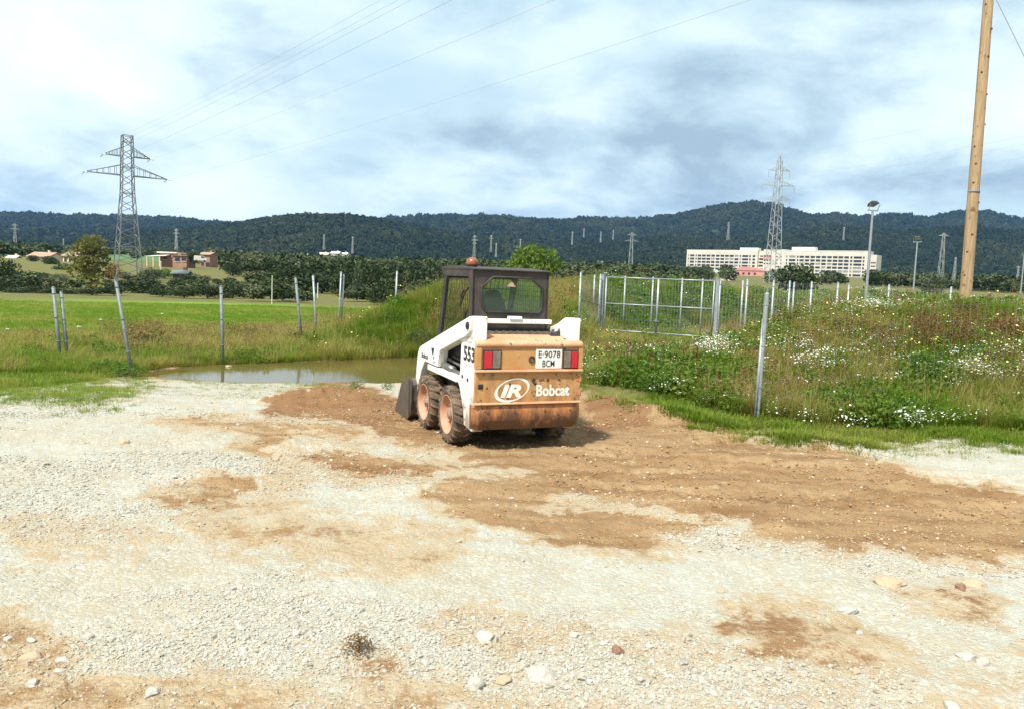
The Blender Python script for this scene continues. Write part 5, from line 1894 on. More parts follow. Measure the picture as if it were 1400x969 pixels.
def trunk_mesh(seed, kind):
    r = random.Random(seed)
    mb = MB()
    top = {'round': 0.62, 'bush': 0.35, 'open': 0.85, 'tall': 0.85}[kind]
    pts = [(r.uniform(-.01, .01) * k, r.uniform(-.01, .01) * k, -0.05 + (top + 0.05) * k / 6) for k in range(7)]
    mb.tube(pts, [0.030 - 0.0035 * k for k in range(7)], 8)
    for k in range(6):
        a = k * 1.9 + r.uniform(-.4, .4)
        z0 = top * (0.35 + 0.1 * k)
        mb.tube([(0, 0, z0), (0.12 * math.cos(a), 0.12 * math.sin(a), z0 + 0.10), (0.25 * math.cos(a), 0.25 * math.sin(a), z0 + 0.17)], [0.013, 0.009, 0.004], 5)
    return mb.mesh('trunk', True)


_tree_cache = {}


def tree(label, px, y_top, y_base, d, w_px, kind='round', leaf='leaf_dark', group='trees and bushes beyond the field', name=None, var=0, n=1500, size=0.045, lift=0.0):
    b_ = at(px, y_base, d)
    zb_ = min(b_.z, tz(b_.x, b_.y) + 0.1)
    h = at(px, y_top, d).z - zb_
    w = w_px * d / F_PX
    key = (kind, var, n)
    if key not in _tree_cache:
        _tree_cache[key] = (crown_mesh(50 + var * 13 + len(kind), n, kind, size), trunk_mesh(90 + var, kind))
    cm, tm = _tree_cache[key]
    nm = name or ('bush' if kind == 'bush' else 'tree')
    r_ = empty(nm, (b_.x, b_.y, zb_), random.uniform(0, 6.28))
    r_.scale = (w / 0.98, w / 0.98, h / 0.97)
    c = bpy.data.objects.new('crown', cm)
    c.parent = r_
    COL.objects.link(c)
    if not cm.materials:
        cm.materials.append(M[leaf])
    c.material_slots[0].link = 'OBJECT'
    c.material_slots[0].material = M[leaf]
    t = bpy.data.objects.new('trunk', tm)
    if not tm.materials:
        tm.materials.append(M['bark'])
    t.parent = r_
    COL.objects.link(t)
    return tag(r_, label, 'bush' if nm == 'bush' else 'tree', group)


tree('bright green round tree directly behind the loader cab', 724, 334, 392, 62, 78, 'round', 'leaf_mid', var=1, n=5200, size=0.030)
tree('yellowing thin tree beside the large left pylon', 122, 325, 402, 108, 74, 'open', 'leaf_aut', var=2, n=3000, size=0.030)
TL = [
    ('tall dark tree cut by the left picture edge', 2, 344, 398, 95, 46, 'bush', 'leaf_dark', 0),
    ('wide dark green bush below the cream farmhouse', 40, 367, 394, 88, 58, 'bush', 'leaf_dark', 1),
    ('dark bush at far left, just above the field edge', 8, 376, 402, 74, 44, 'bush', 'leaf_dark', 2),
    ('small dark tree in front of the cream farmhouse wall', 45, 349, 362, 250, 15, 'round', 'leaf_dark', 1),
    ('dark tree between the two cream farmhouses', 69, 350, 372, 230, 22, 'round', 'leaf_dark', 2),
    ('dark low bush under the taller cream farmhouse', 85, 358, 374, 190, 26, 'bush', 'leaf_dark', 3),
    ('grey green shrub left of the yellowing tree', 80, 372, 390, 120, 34, 'bush', 'leaf_grey', 1),
    ('dark bush at the foot of the large left pylon', 190, 374, 402, 84, 56, 'bush', 'leaf_dark', 3),
    ('grey green bush right of the large left pylon', 205, 364, 384, 150, 34, 'bush', 'leaf_grey', 2),
    ('dark bush beside the grey roofed shed', 262, 372, 384, 160, 30, 'bush', 'leaf_dark', 1),
    ('round dark tree beside the brick farmhouse', 266, 345, 360, 262, 17, 'round', 'leaf_dark', 3),
    ('pale round tree right of the brick outbuilding', 290, 338, 360, 320, 26, 'round', 'leaf_grey', 1),
    ('dark green bush right of the pale round tree, above the hedge end', 318, 358, 376, 200, 26, 'bush', 'leaf_dark', 2),
    ('dark bush at the right end of the field hedge', 318, 384, 402, 76, 44, 'bush', 'leaf_dark', 1),
    ('mid green bush below the brick farmhouse', 225, 366, 380, 170, 30, 'bush', 'leaf_mid', 2),
    ('wide dark tree left of the white farm buildings', 398, 354, 392, 130, 58, 'bush', 'leaf_dark', 2),
    ('big dark tree below the white farm buildings', 440, 352, 394, 125, 70, 'bush', 'leaf_dark', 3),
    ('dark tree right of the white farm buildings', 478, 352, 396, 120, 54, 'bush', 'leaf_dark', 1),
    ('lighter column shaped tree standing before the dark ones', 489, 361, 401, 100, 26, 'tall', 'leaf_grey', 1),
    ('dark tree right of the column shaped tree', 512, 352, 398, 115, 46, 'bush', 'leaf_dark', 2),
    ('low round bush at the field end by the mound', 524, 382, 399, 70, 44, 'bush', 'leaf_dark', 3),
    ('wide dark tree behind the small pale fence post on the mound', 556, 345, 388, 140, 54, 'bush', 'leaf_dark', 1),
    ('dark tree partly hidden by the mound crest', 590, 350, 384, 150, 44, 'bush', 'leaf_dark', 3),
    ('small dark tree high behind the small pale fence post', 538, 357, 372, 190, 14, 'round', 'leaf_dark', 2),
    ('spreading dark tree in front of the hospital middle', 1090, 361, 394, 150, 58, 'round', 'leaf_dark', 1),
    ('dark tree before the hospital left wing, by the pink building', 992, 361, 380, 430, 22, 'round', 'leaf_dark', 2),
    ('brownish bush in front of the hospital left wing', 968, 365, 378, 480, 22, 'bush', 'leaf_grey', 3),
    ('bare brownish bush beside the slender pylon', 1278, 370, 390, 210, 34, 'bush', 'leaf_grey', 2),
    ('dark tree at the hospital right end', 1192, 368, 388, 240, 24, 'round', 'leaf_dark', 3),
]
for (lab, px, yt, yb, d, w, kind, lf, var) in TL:
    tree(lab, px, yt, yb, d, w, kind, lf, var=var)
hedge = ['far left corner', 'wide bush', 'cream farmhouse', 'shrub', 'yellowing tree', 'leaning post', 'pylon', 'shed', 'third post']
for k, (px, w, yt) in enumerate([(22, 40, 391), (58, 44, 390), (92, 40, 391), (126, 42, 390), (156, 36, 389), (222, 40, 388), (252, 40, 390), (284, 40, 388)]):
    tree('%s low dark hedge bush from the left along the far field edge' % ['first', 'second', 'third', 'fourth', 'fifth', 'sixth', 'seventh', 'eighth'][k], px, yt, 403, 70 + (k % 3), w, 'bush', 'leaf_dark', 'hedge along the far edge of the field', var=1 + k % 3)

# woods on the plain: reads as one dark mass
r = np.random.default_rng(77)
wp = []
for (px0, px1, d0, d1, n) in [(-250, 60, 330, 900, 220), (60, 330, 420, 1000, 120), (300, 640, 105, 240, 45), (300, 660, 240, 620, 420), (300, 700, 620, 1100, 300), (640, 960, 150, 420, 330), (740, 960, 420, 1050, 420), (1180, 1700, 240, 600, 420), (1180, 1700, 600, 1080, 360), (940, 1200, 900, 1080, 200), (960, 1190, 300, 420, 14)]:
    px = r.uniform(px0, px1, n)
    d = d0 * (d1 / d0) ** r.uniform(0, 1, n)
    wp.append(np.stack([(px - 700) / F_PX * d, d], -1))
wp = np.concatenate(wp)
clump = fbm(wp[:, 0] * 0.012, wp[:, 1] * 0.008, 120, 3)
wp = wp[clump > 0.40]
wz = terrain(wp[:, 0], wp[:, 1])
s = r.uniform(5.0, 9.5, len(wp)) * np.clip(wp[:, 1] / 300, 0.42, 1.0)
wprot = []
for k in range(3):
    cm = crown_mesh(400 + k, 520, 'round', 0.075)
    cm.materials.append(leaf_mat('woodland_leaves_%d' % k, (0.018, 0.036, 0.011), (0.046, 0.072, 0.020), 0.0, third=(0.10, 0.105, 0.045)))
    wprot.append(bpy.data.objects.new('woodland_crown', cm))
scatter('woodland', np.stack([wp[:, 0], wp[:, 1], wz - s * 0.22], -1), np.stack([s * 1.25, s * 1.25, s], -1), np.stack([s * 0, s * 0, r.uniform(0, 6.28, len(s))], -1),
        r.integers(0, 3, len(s)), np.clip(r.normal(0.2, 0.35, len(s)), 0, 1), wprot, 'dark belts of woodland on the plain below the hills')
n = 170
px = r.uniform(-120, 570, n)
d = 68 * (165 / 68) ** r.uniform(0, 1, n)
sx_, sy_ = (px - 700) / F_PX * d, d
ks = fbm(sx_ * 0.05, sy_ * 0.04, 133, 3) + r.normal(0, 0.05, n) > 0.50
sx_, sy_ = sx_[ks], sy_[ks]
s = r.uniform(0.6, 1.9, len(sx_))
scatter('scrub', np.stack([sx_, sy_, terrain(sx_, sy_) - s * 0.15], -1), np.stack([s * 1.6, s * 1.6, s], -1), np.stack([s * 0, s * 0, r.uniform(0, 6.28, len(s))], -1),
        r.integers(0, 3, len(s)), np.clip(r.normal(0.35, 0.3, len(s)), 0, 1), wprot, 'scattered low scrub between the field and the farmhouses')
# green fields seen behind the farmhouses
M['far_field'] = pm('far_green_field', (0.055, 0.12, 0.025), (0.085, 0.15, 0.035), 0.02, 0.95)
M['far_earth'] = pm('bare_earth_slope', (0.26, 0.17, 0.10), (0.20, 0.14, 0.08), 0.05, 0.95)
for nm, pxs, d0, d1, lab, mt in (('far_field', (-60, 450), 360, 560, 'green field strip behind the farmhouses', 'far_field'),):
    us = np.linspace((pxs[0] - 700) / F_PX, (pxs[1] - 700) / F_PX, 30)
    ds = np.linspace(d0, d1, 14)
    UU, DD = np.meshgrid(us, ds)
    zz = terrain((UU * DD).ravel(), DD.ravel()) + 0.10 + (DD.ravel() - d0) / (d1 - d0) * (2.0 if nm == 'far_field' else 0.2)
    i = (np.arange(13)[:, None] * 30 + np.arange(29)[None, :])
    me = np_mesh(nm, np.stack([(UU * DD).ravel(), DD.ravel(), zz], -1), np.stack([i, i + 1, i + 31, i + 30], -1).reshape(-1, 4))
    tag(link_mesh(nm, me, M[mt]), lab, kind='structure')

# ------------------------------------------------------------------ grass, weeds, flowers
M['grass'] = leaf_mat('green_grass', (0.085, 0.150, 0.010), (0.20, 0.285, 0.024), 0.42, third=(0.34, 0.29, 0.080))
M['straw'] = leaf_mat('dry_grass', (0.25, 0.215, 0.060), (0.43, 0.37, 0.135), 0.35, third=(0.26, 0.15, 0.055))
M['weed'] = leaf_mat('weed_leaves', (0.045, 0.105, 0.010), (0.125, 0.215, 0.020), 0.35, third=(0.22, 0.235, 0.045))
M['russet'] = leaf_mat('russet_weed', (0.105, 0.042, 0.018), (0.22, 0.105, 0.045), 0.25, third=(0.25, 0.17, 0.08))
M['petal_w'] = leaf_mat('white_petals', (0.72, 0.72, 0.66), (0.85, 0.85, 0.80), 0.15)
M['petal_y'] = leaf_mat('yellow_petals', (0.70, 0.58, 0.10), (0.82, 0.76, 0.30), 0.15)


def blades(seed, n, h, spread, width, bend, up=0.35):
    r = np.random.default_rng(seed)
    a = r.uniform(0, 6.28, n)
    rad_ = spread * np.sqrt(r.uniform(0, 1, n))
    b0 = np.stack([rad_ * np.cos(a), rad_ * np.sin(a), np.full(n, -0.03)], -1)
    d = np.stack([np.cos(a + r.normal(0, 0.8, n)), np.sin(a + r.normal(0, 0.8, n)), np.zeros(n)], -1)
    hh = h * r.uniform(0.45, 1.0, n)
    bb = bend * hh * r.uniform(0.3, 1.3, n)
    side_ = np.stack([-d[:, 1], d[:, 0], np.zeros(n)], -1) * (width * r.uniform(0.6, 1.3, n))[:, None]
    m1 = b0 + d * (bb * 0.22)[:, None] + np.array([0, 0, 1.0]) * (hh * 0.55)[:, None]
    tp = b0 + d * bb[:, None] + np.array([0, 0, 1.0]) * (hh * (1 - 0.25 * bb / np.maximum(hh, 1e-3)))[:, None]
    V = np.stack([b0 - side_, b0 + side_, m1 + side_ * 0.8, m1 - side_ * 0.8, tp + side_ * 0.12, tp - side_ * 0.12], 1).reshape(-1, 3)
    k = np.arange(n)[:, None] * 6
    Fq = np.concatenate([k + np.array([0, 1, 2, 3]), k + np.array([3, 2, 4, 5])], 0)
    return V, Fq


def flower_heads(seed, n, h, spread, rad_, cup=0.3):
    r = np.random.default_rng(seed)
    V, Fq = [], []
    for k in range(n):
        a, q = r.uniform(0, 6.28), spread * math.sqrt(r.uniform())
        c = np.array([q * math.cos(a), q * math.sin(a), h * r.uniform(0.6, 1.0)])
        nrm = np.array([r.normal(0, 0.45), r.normal(0, 0.45) - 0.25, 1.0]); nrm /= np.linalg.norm(nrm)
        u = np.cross(nrm, [0.3, 1, 0.2]); u /= np.linalg.norm(u)
        w = np.cross(nrm, u)
        s = rad_ * r.uniform(0.6, 1.25)
        b = len(V)
        V.append(c)
        for j in range(8):
            t = j * math.pi / 4
            rr_ = s * (1.0 if j % 2 == 0 else 0.72)
            V.append(c + (u * math.cos(t) + w * math.sin(t)) * rr_ + nrm * s * cup)
        for j in range(0, 8, 2):
            Fq.append((b, b + 1 + j, b + 1 + (j + 1) % 8, b + 1 + (j + 2) % 8))
    return np.array(V), np.array(Fq)


def pr_np(name, V, Fq, mat):
    return proto(name, np_mesh(name, V, Fq), mat)


P_GRASS = [pr_np('grass_tuft', *blades(10 + k, 34, 0.42, 0.13, 0.0055, 0.55), M['grass']) for k in range(3)]
P_STRAW = [pr_np('straw_tuft', *blades(20 + k, 26, 0.55, 0.12, 0.0042, 0.40), M['straw']) for k in range(3)]
P_SHORT = [pr_np('short_tuft', *blades(30 + k, 30, 0.11, 0.11, 0.0045, 0.7), M['grass']) for k in range(2)]
P_WEED = []
for k in range(3):
    V, Fq = leaf_cloud(130 + k, 150, [(0, 0, 0.12, 0.19, 0.19, 0.17), (0.08, 0.06, 0.20, 0.11, 0.11, 0.12), (-0.09, 0.03, 0.17, 0.1, 0.1, 0.12)], 0.032, 0.45)
    P_WEED.append(pr_np('weed_clump', V, Fq, M['weed']))
P_RUSSET = []
for k in range(2):
    V, Fq = leaf_cloud(150 + k, 110, [(0.05 * j * math.cos(j * 2.2), 0.05 * j * math.sin(j * 2.2), 0.22 + 0.02 * j, 0.035, 0.035, 0.24) for j in range(5)], 0.018, 0.4)
    P_RUSSET.append(pr_np('russet_stalks', V, Fq, M['russet']))
P_FW = [pr_np('white_flowers', *flower_heads(160 + k, 16, 0.42, 0.17, 0.0135), M['petal_w']) for k in range(2)]
P_FY = [pr_np('yellow_flowers', *flower_heads(170 + k, 6, 0.50, 0.16, 0.016), M['petal_y']) for k in range(1)]


def field_points(n, d0, d1, a_max, seed):
    r = np.random.default_rng(seed)
    d = d0 * (d1 / d0) ** r.uniform(0, 1, n)
    a = np.radians(r.uniform(-a_max, a_max, n))
    return np.sin(a) * d, np.cos(a) * d, r


def gauss(px, py, spots):
    g = np.zeros_like(px)
    for (cx, cy, sx, sy, a) in spots:
        g = np.maximum(g, a * np.exp(-(((px - cx) / sx) ** 2 + ((py - cy) / sy) ** 2)))
    return g


gxs, gys, r = field_points(150000, 9.3, 60.0, 37, 501)
gzs = terrain(gxs, gys)
_, vg, cp, _ = masks(gxs, gys, gzs)
px, py, dep = proj(gxs, gys, gzs)
sd_y = -poly_sd(px, py, YARD)                       # pixels beyond the yard's edge
inpud = (poly_sd(gxs, gys, PUDDLE) > -0.05) & (gzs < PUD_Z + 0.01)
keep = (vg > 0.5) & ~inpud
n1 = fbm(gxs * 0.55, gys * 0.55, 201, 4)
n2 = fbm(gxs * 0.9 + 30, gys * 0.9, 211, 4)
n3 = fbm(gxs * 0.35 - 20, gys * 0.35 + 9, 221, 3)
dd = np.hypot(gxs, gys)
dist_scale = np.clip(dd / 16.0, 0.85, 2.4) ** 0.55
y_far = np.interp(gxs, [-9, -7.2, -6.3, -4.9, -3.7, -2.6, 0.4, 2.0], [16, 17.0, 17.95, 19.0, 20.1, 20.9, 21.3, 21.3])
bank_low = np.exp(-np.clip(gys - y_far, 0, 9) / 1.3) * (gxs < 0.8)
height_f = (1 - 0.32 * (px < 430)) * (1 - 0.12 * bank_low) * (1 - 0.5 * np.exp(-((px - 890) / 120) ** 2 - ((py - 474) / 26) ** 2)) * (1 - 0.25 * sm(-0.5, 1.5, gzs) * (px > 1000))
left_side = px < 590
short_zone = (sd_y < 13 + 16 * n1) & ~((px > 180) & (px < 590))
lawn = left_side & (py > 512) & (px < 210)
height_f = np.where(lawn, 1.1, height_f)
russet_g = gauss(px, py, [(1240, 470, 120, 22, 0.75), (1340, 475, 90, 30, 0.6), (205, 452, 38, 16, 0.95), (850, 498, 40, 22, 0.45), (1060, 445, 40, 22, 0.45), (1110, 440, 40, 20, 0.4), (330, 462, 50, 16, 0.5)])
green_g = gauss(px, py, [(560, 440, 60, 35, 0.8), (500, 470, 90, 18, 0.7), (1275, 515, 40, 22, 0.9), (1200, 560, 70, 22, 0.7), (920, 520, 60, 30, 0.8), (1330, 420, 60, 18, 0.7), (1220, 410, 60, 14, 0.8), (890, 420, 90, 36, 0.7), (1060, 420, 60, 30, 0.6),
                         (130, 500, 120, 16, 0.5), (860, 570, 120, 14, 0.7), (1110, 400, 70, 16, 0.5)])
straw_g = gauss(px, py, [(470, 425, 60, 26, 0.75), (570, 395, 40, 20, 0.7), (400, 448, 110, 14, 0.6), (1000, 455, 60, 30, 0.7), (860, 465, 60, 14, 0.6), (770, 405, 30, 20, 0.6), (820, 500, 30, 30, 0.5), (1160, 440, 60, 30, 0.45), (1200, 395, 90, 10, 0.5),
                         (360, 480, 200, 12, 0.45), (1380, 520, 60, 40, 0.4), (640, 400, 60, 30, .4)])
dark_g = gauss(px, py, [(540, 425, 10, 10, 0.4), (1275, 515, 24, 18, 1.0), (1140, 510, 20, 10, 0.8), (910, 515, 50, 20, 0.8), (1190, 580, 50, 14, 0.9), (860, 555, 50, 10, 0.8), (220, 470, 60, 10, 0.6), (1320, 408, 40, 12, 0.7),
                        (60, 505, 50, 10, 0.5), (150, 512, 50, 8, 0.7)])
w_green = 0.72 + 0.9 * green_g + 1.1 * (n1 - 0.5)
w_straw = 0.27 + 0.12 * (px < 470) + 1.1 * straw_g + 1.2 * (n2 - 0.5) - 0.5 * green_g
w_weed = 0.09 + 0.8 * dark_g + 0.08 * green_g + 0.9 * (n3 - 0.5) - 0.35 * (px < 470) - 0.45 * ((px >= 470) & (px < 800))
w_russ = 0.010 + 0.20 * russet_g + 0.35 * np.clip(n2 - 0.60, 0, 1)
W = np.clip(np.stack([w_green, w_straw, w_weed, w_russ], -1), 0.01, 3)
W /= W.sum(-1, keepdims=True)
cum = np.cumsum(W, -1)
q = r.uniform(0, 1, len(px))
kind = (q[:, None] > cum).sum(-1)
kind = np.where(short_zone | lawn, 4, kind)
kind = np.where(cp > 0.5, 5, kind)
kind = np.where((dd > 26) & (cp <= 0.5) & (gxs < -0.1 * gys) & (r.uniform(0, 1, len(px)) < 0.55), 4, kind)


def emit(name, sel, protos, smin, smax, label, tone, tall=1.0):
    idx = np.nonzero(sel & keep)[0]
    n = len(idx)
    s = r.uniform(smin, smax, n) * dist_scale[idx]
    s = s * (0.45 + 0.55 * height_f[idx])
    sv = np.stack([s, s, s * tall * r.uniform(0.8, 1.2, n) * (0.4 + 0.6 * height_f[idx])], -1)
    rot = np.stack([r.normal(0, 0.12, n), r.normal(0, 0.12, n), r.uniform(0, 6.28, n)], -1)
    t = np.clip(tone[idx] + r.normal(0, 0.14, n), 0, 1)
    return scatter(name, np.stack([gxs[idx], gys[idx], gzs[idx] - 0.01], -1), sv, rot, r.integers(0, len(protos), n), t, protos, label)


tone_dry = np.clip((n2 - 0.40) * 1.9 + 0.25 * left_side - 0.6 * green_g + 0.35 * straw_g, 0, 1)
thin = r.uniform(0, 1, len(px))
emit('grass', (kind == 0), P_GRASS, 0.55, 1.05, 'rough green grass on the banks and round the yard', tone_dry)
emit('dry_grass', (kind == 1) & (thin < 0.8), P_STRAW, 0.5, 0.95, 'dry straw coloured grass among the green', tone_dry * 0.22)
emit('weeds', (kind == 2) & (thin < 0.75), P_WEED, 0.7, 1.5, 'leafy green weeds growing through the grass', tone_dry * 0.6)
emit('russet_weeds', (kind == 3) & (thin < 0.8), P_RUSSET, 0.8, 1.35, 'reddish brown dry weed stalks', tone_dry)
emit('short_grass', (kind == 4) & ((n1 + 0.25 * thin > 0.50) | lawn | (dd > 20)), P_SHORT, 0.6, 1.6, 'short grass at the edge of the gravel', tone_dry * 0.8)
emit('crop', (kind == 5) & (thin < 0.85), P_SHORT, 0.9, 1.5, 'young green crop in the field', np.clip((n3 - 0.45) * 2.0, 0, 0.5))

# sparse tufts on the edge of the gravel
keep0 = keep.copy()
keep = (vg <= 0.5) & (sd_y > -26) & (r.uniform(0, 1, len(px)) < np.exp(np.minimum(sd_y, 0) / 9.0) * 0.55) & (n1 > 0.47) & ~inpud
emit('edge_tufts', keep, P_SHORT, 0.4, 0.9, 'scattered grass tufts on the gravel margin', tone_dry * 0.7)
keep = keep0

# flowers
white_g = gauss(px, py, [(1140, 500, 45, 13, 1.0), (1100, 492, 40, 10, 0.8), (1180, 492, 40, 18, 0.7), (985, 492, 34, 14, 1.0), (1000, 485, 30, 10, 0.7), (1250, 599, 20, 4, 0.8), (1345, 400, 32, 5, 1.0), (1175, 425, 70, 16, 0.30), (1330, 515, 60, 22, 0.35),
                         (900, 500, 50, 12, 0.3), (1060, 485, 30, 12, 0.5), (1200, 520, 120, 26, 0.22), (1100, 430, 30, 12, 0.3), (860, 540, 50, 16, 0.015), (1210, 400, 50, 8, 0.5)])
yellow_g = gauss(px, py, [(1380, 505, 40, 30, 0.22), (1250, 500, 14, 6, 0.8), (1290, 405, 100, 10, 0.10), (490, 440, 80, 30, 0.14), (540, 395, 50, 22, 0.16), (820, 480, 60, 20, 0.08), (1150, 470, 200, 40, 0.03)])
white_g = white_g * (0.25 + 1.5 * sm(0.46, 0.60, fbm(gxs * 2.3, gys * 2.3, 231, 3)))
u1, u2 = r.uniform(0, 1, len(px)), r.uniform(0, 1, len(px))
emit('white_flowers', (u1 < np.clip(white_g, 0, 1) * 0.38 * np.clip(dd / 14, 0.6, 1.6)) | ((u1 < 0.006) & (px > 780)), P_FW, 0.75, 1.15, 'small white wildflowers on the banks', tone_dry * 0, 1.0)
emit('yellow_flowers', (u2 < yellow_g * np.where(px < 600, 0.14, 0.35)) & (dd < 27), P_FY, 0.75, 1.15, 'small yellow wildflowers on the banks', tone_dry * 0, 1.0)

sV, sF = blades(190, 7, 0.95, 0.10, 0.0035, 0.22)
hV, hF = leaf_cloud(191, 40, [(0.05 * math.cos(j), 0.05 * math.sin(j), 0.72, 0.03, 0.03, 0.12) for j in range(4)], 0.012, 0.4)
P_STALK = [pr_np('dead_stalks', np.concatenate([sV, hV]), np.concatenate([sF, hF + len(sV)]), M['straw'])]
u3 = r.uniform(0, 1, len(px))
emit('dead_stalks', (u3 < 0.008 + 0.016 * (n2 > 0.58)) & (px > 440) & (kind < 4), P_STALK, 0.55, 1.0, 'tall dead stalks sticking out of the weeds', tone_dry)
# taller single plants that stand out
def plant(name, label, px_, py_, d, h, w, kind_, leaf, group, n=900, size=0.03, var=7):
    b_ = at(px_, py_, d)
    zb_ = tz(b_.x, b_.y)
    key = ('p' + kind_, var, n)
    if key not in _tree_cache:
        _tree_cache[key] = (crown_mesh(500 + var * 7, n, kind_, size), trunk_mesh(300 + var, kind_))
    cm, tm = _tree_cache[key]
    r_ = empty(name, (b_.x, b_.y, zb_ - 0.03), random.uniform(0, 6))
    r_.scale = (w, w, h)
    for nm, me_, mt in (('foliage', cm, M[leaf]), ('stem', tm, M['bark'])):
        o = bpy.data.objects.new(nm, me_)
        o.parent = r_
        COL.objects.link(o)
        if not me_.materials:
            me_.materials.append(mt)
        o.material_slots[0].link = 'OBJECT'
        o.material_slots[0].material = mt
    return tag(r_, label, 'plant', group)


M['leaf_weed'] = leaf_mat('shrub_leaves', (0.035, 0.082, 0.010), (0.100, 0.180, 0.020), 0.3)
plant('shrub', 'dark green leafy shrub in the middle of the right bank', 1275, 530, 12.2, 0.62, 0.72, 'bush', 'leaf_weed', 'shrubs on the banks', var=7)
plant('shrub', 'dark green shrub low on the right bank behind the wire fence', 1195, 588, 10.9, 0.34, 0.6, 'bush', 'leaf_weed', 'shrubs on the banks', var=8)
plant('shrub', 'bushy green weed between the loader and the corner post', 905, 545, 12.6, 0.55, 0.80, 'bush', 'leaf_weed', 'shrubs on the banks', var=9)
plant('shrub', 'round grey green shrub on the mound beside the loader cab', 576, 462, 21.6, 0.55, 0.85, 'bush', 'leaf_grey', 'shrubs on the banks', var=7)
plant('shrub', 'dark shrub high on the mound slope left of the cab', 538, 432, 22.6, 0.55, 0.75, 'bush', 'leaf_weed', 'shrubs on the banks', var=8)
plant('shrub', 'dark green shrub on top of the right bank', 1312, 412, 16.4, 0.5, 1.0, 'bush', 'leaf_weed', 'shrubs on the banks', var=9)
plant('shrub', 'brown dead bush beyond the leaning fence post', 205, 475, 20.0, 0.75, 1.25, 'bush', 'leaf_brown', 'shrubs on the banks', n=700, var=10)
plant('shrub', 'dark shrub at the foot of the bank behind the corner post', 1150, 590, 11.0, 0.28, 0.42, 'bush', 'leaf_weed', 'shrubs on the banks', var=8)
plant('dead_weed', 'small dead brown weed on the gravel in the foreground', 490, 935, 3.55, 0.13, 0.20, 'open', 'leaf_brown', 'weeds at the yard', n=260, size=0.05, var=11)
plant('puddle_weed', 'small leafy weed at the near puddle edge, left of the bucket', 488, 532, 14.2, 0.22, 0.3, 'bush', 'leaf_weed', 'weeds at the yard', n=300, size=0.05, var=12)
plant('puddle_weed', 'small weed by the puddle just beside the bucket', 530, 531, 14.2, 0.2, 0.25, 'bush', 'leaf_weed', 'weeds at the yard', n=300, size=0.05, var=12)
plant('puddle_weed', 'dark green weed tuft at the foot of the leaning post', 172, 517, 15.1, 0.3, 0.8, 'bush', 'leaf_weed', 'weeds at the yard', n=300, size=0.05, var=12)
plant('dry_weed', 'rusty brown dried weed caught on the tip of the leaning post', 158, 392, 15.2, 0.2, 0.25, 'open', 'leaf_brown', 'weeds at the yard', n=260, size=0.05, var=11)
_dw = [o for o in bpy.data.objects if o.name == 'dry_weed'][0]
_dw.location = at(157, 386, 15.2)
_dw.scale = (0.42, 0.42, 0.38)

# ------------------------------------------------------------------ stones
def rock_mesh(seed):
    from mathutils import noise as mn
    rr_ = random.Random(seed)
    b = bmesh.new()
    bmesh.ops.create_icosphere(b, subdivisions=4, radius=1.0)
    planes = [(Vector((rr_.gauss(0, 1), rr_.gauss(0, 1), rr_.gauss(0, 0.8))).normalized(), rr_.uniform(0.55, 0.88)) for _ in range(11)]
    off = Vector((rr_.uniform(-9, 9), rr_.uniform(-9, 9), 0))
    for v in b.verts:
        for n_, d_ in planes:
            k = v.co.dot(n_) - d_
            if k > 0:
                v.co -= n_ * k * 0.92
        v.co *= 1.18 * (1 + 0.18 * mn.noise(v.co * 1.7 + off) + 0.07 * mn.noise(v.co * 6 + off))
    me = bpy.data.meshes.new('stone')
    b.to_mesh(me)
    b.free()
    return me


def stone(label, px_, py_, w_px, h_px, mat, seed, flat=0.6):
    b_ = onz(px_, py_ + h_px * 0.4, 0.0)
    b_.z = tz(b_.x, b_.y)
    me = rock_mesh(seed)
    o = link_mesh('stone', me, M[mat])
    for p in me.polygons:
        p.use_smooth = True
    w = w_px * b_.y / F_PX / 2
    h = min(h_px * b_.y / F_PX / 2 * 1.0, w * 0.95)
    o.scale = (w, w * 0.85, h)
    o.rotation_euler = (0, 0, random.uniform(0, 6))
    o.location = (b_.x, b_.y, b_.z + h * 0.12)
    tag(o, label, 'stone', 'larger stones lying on the gravel')


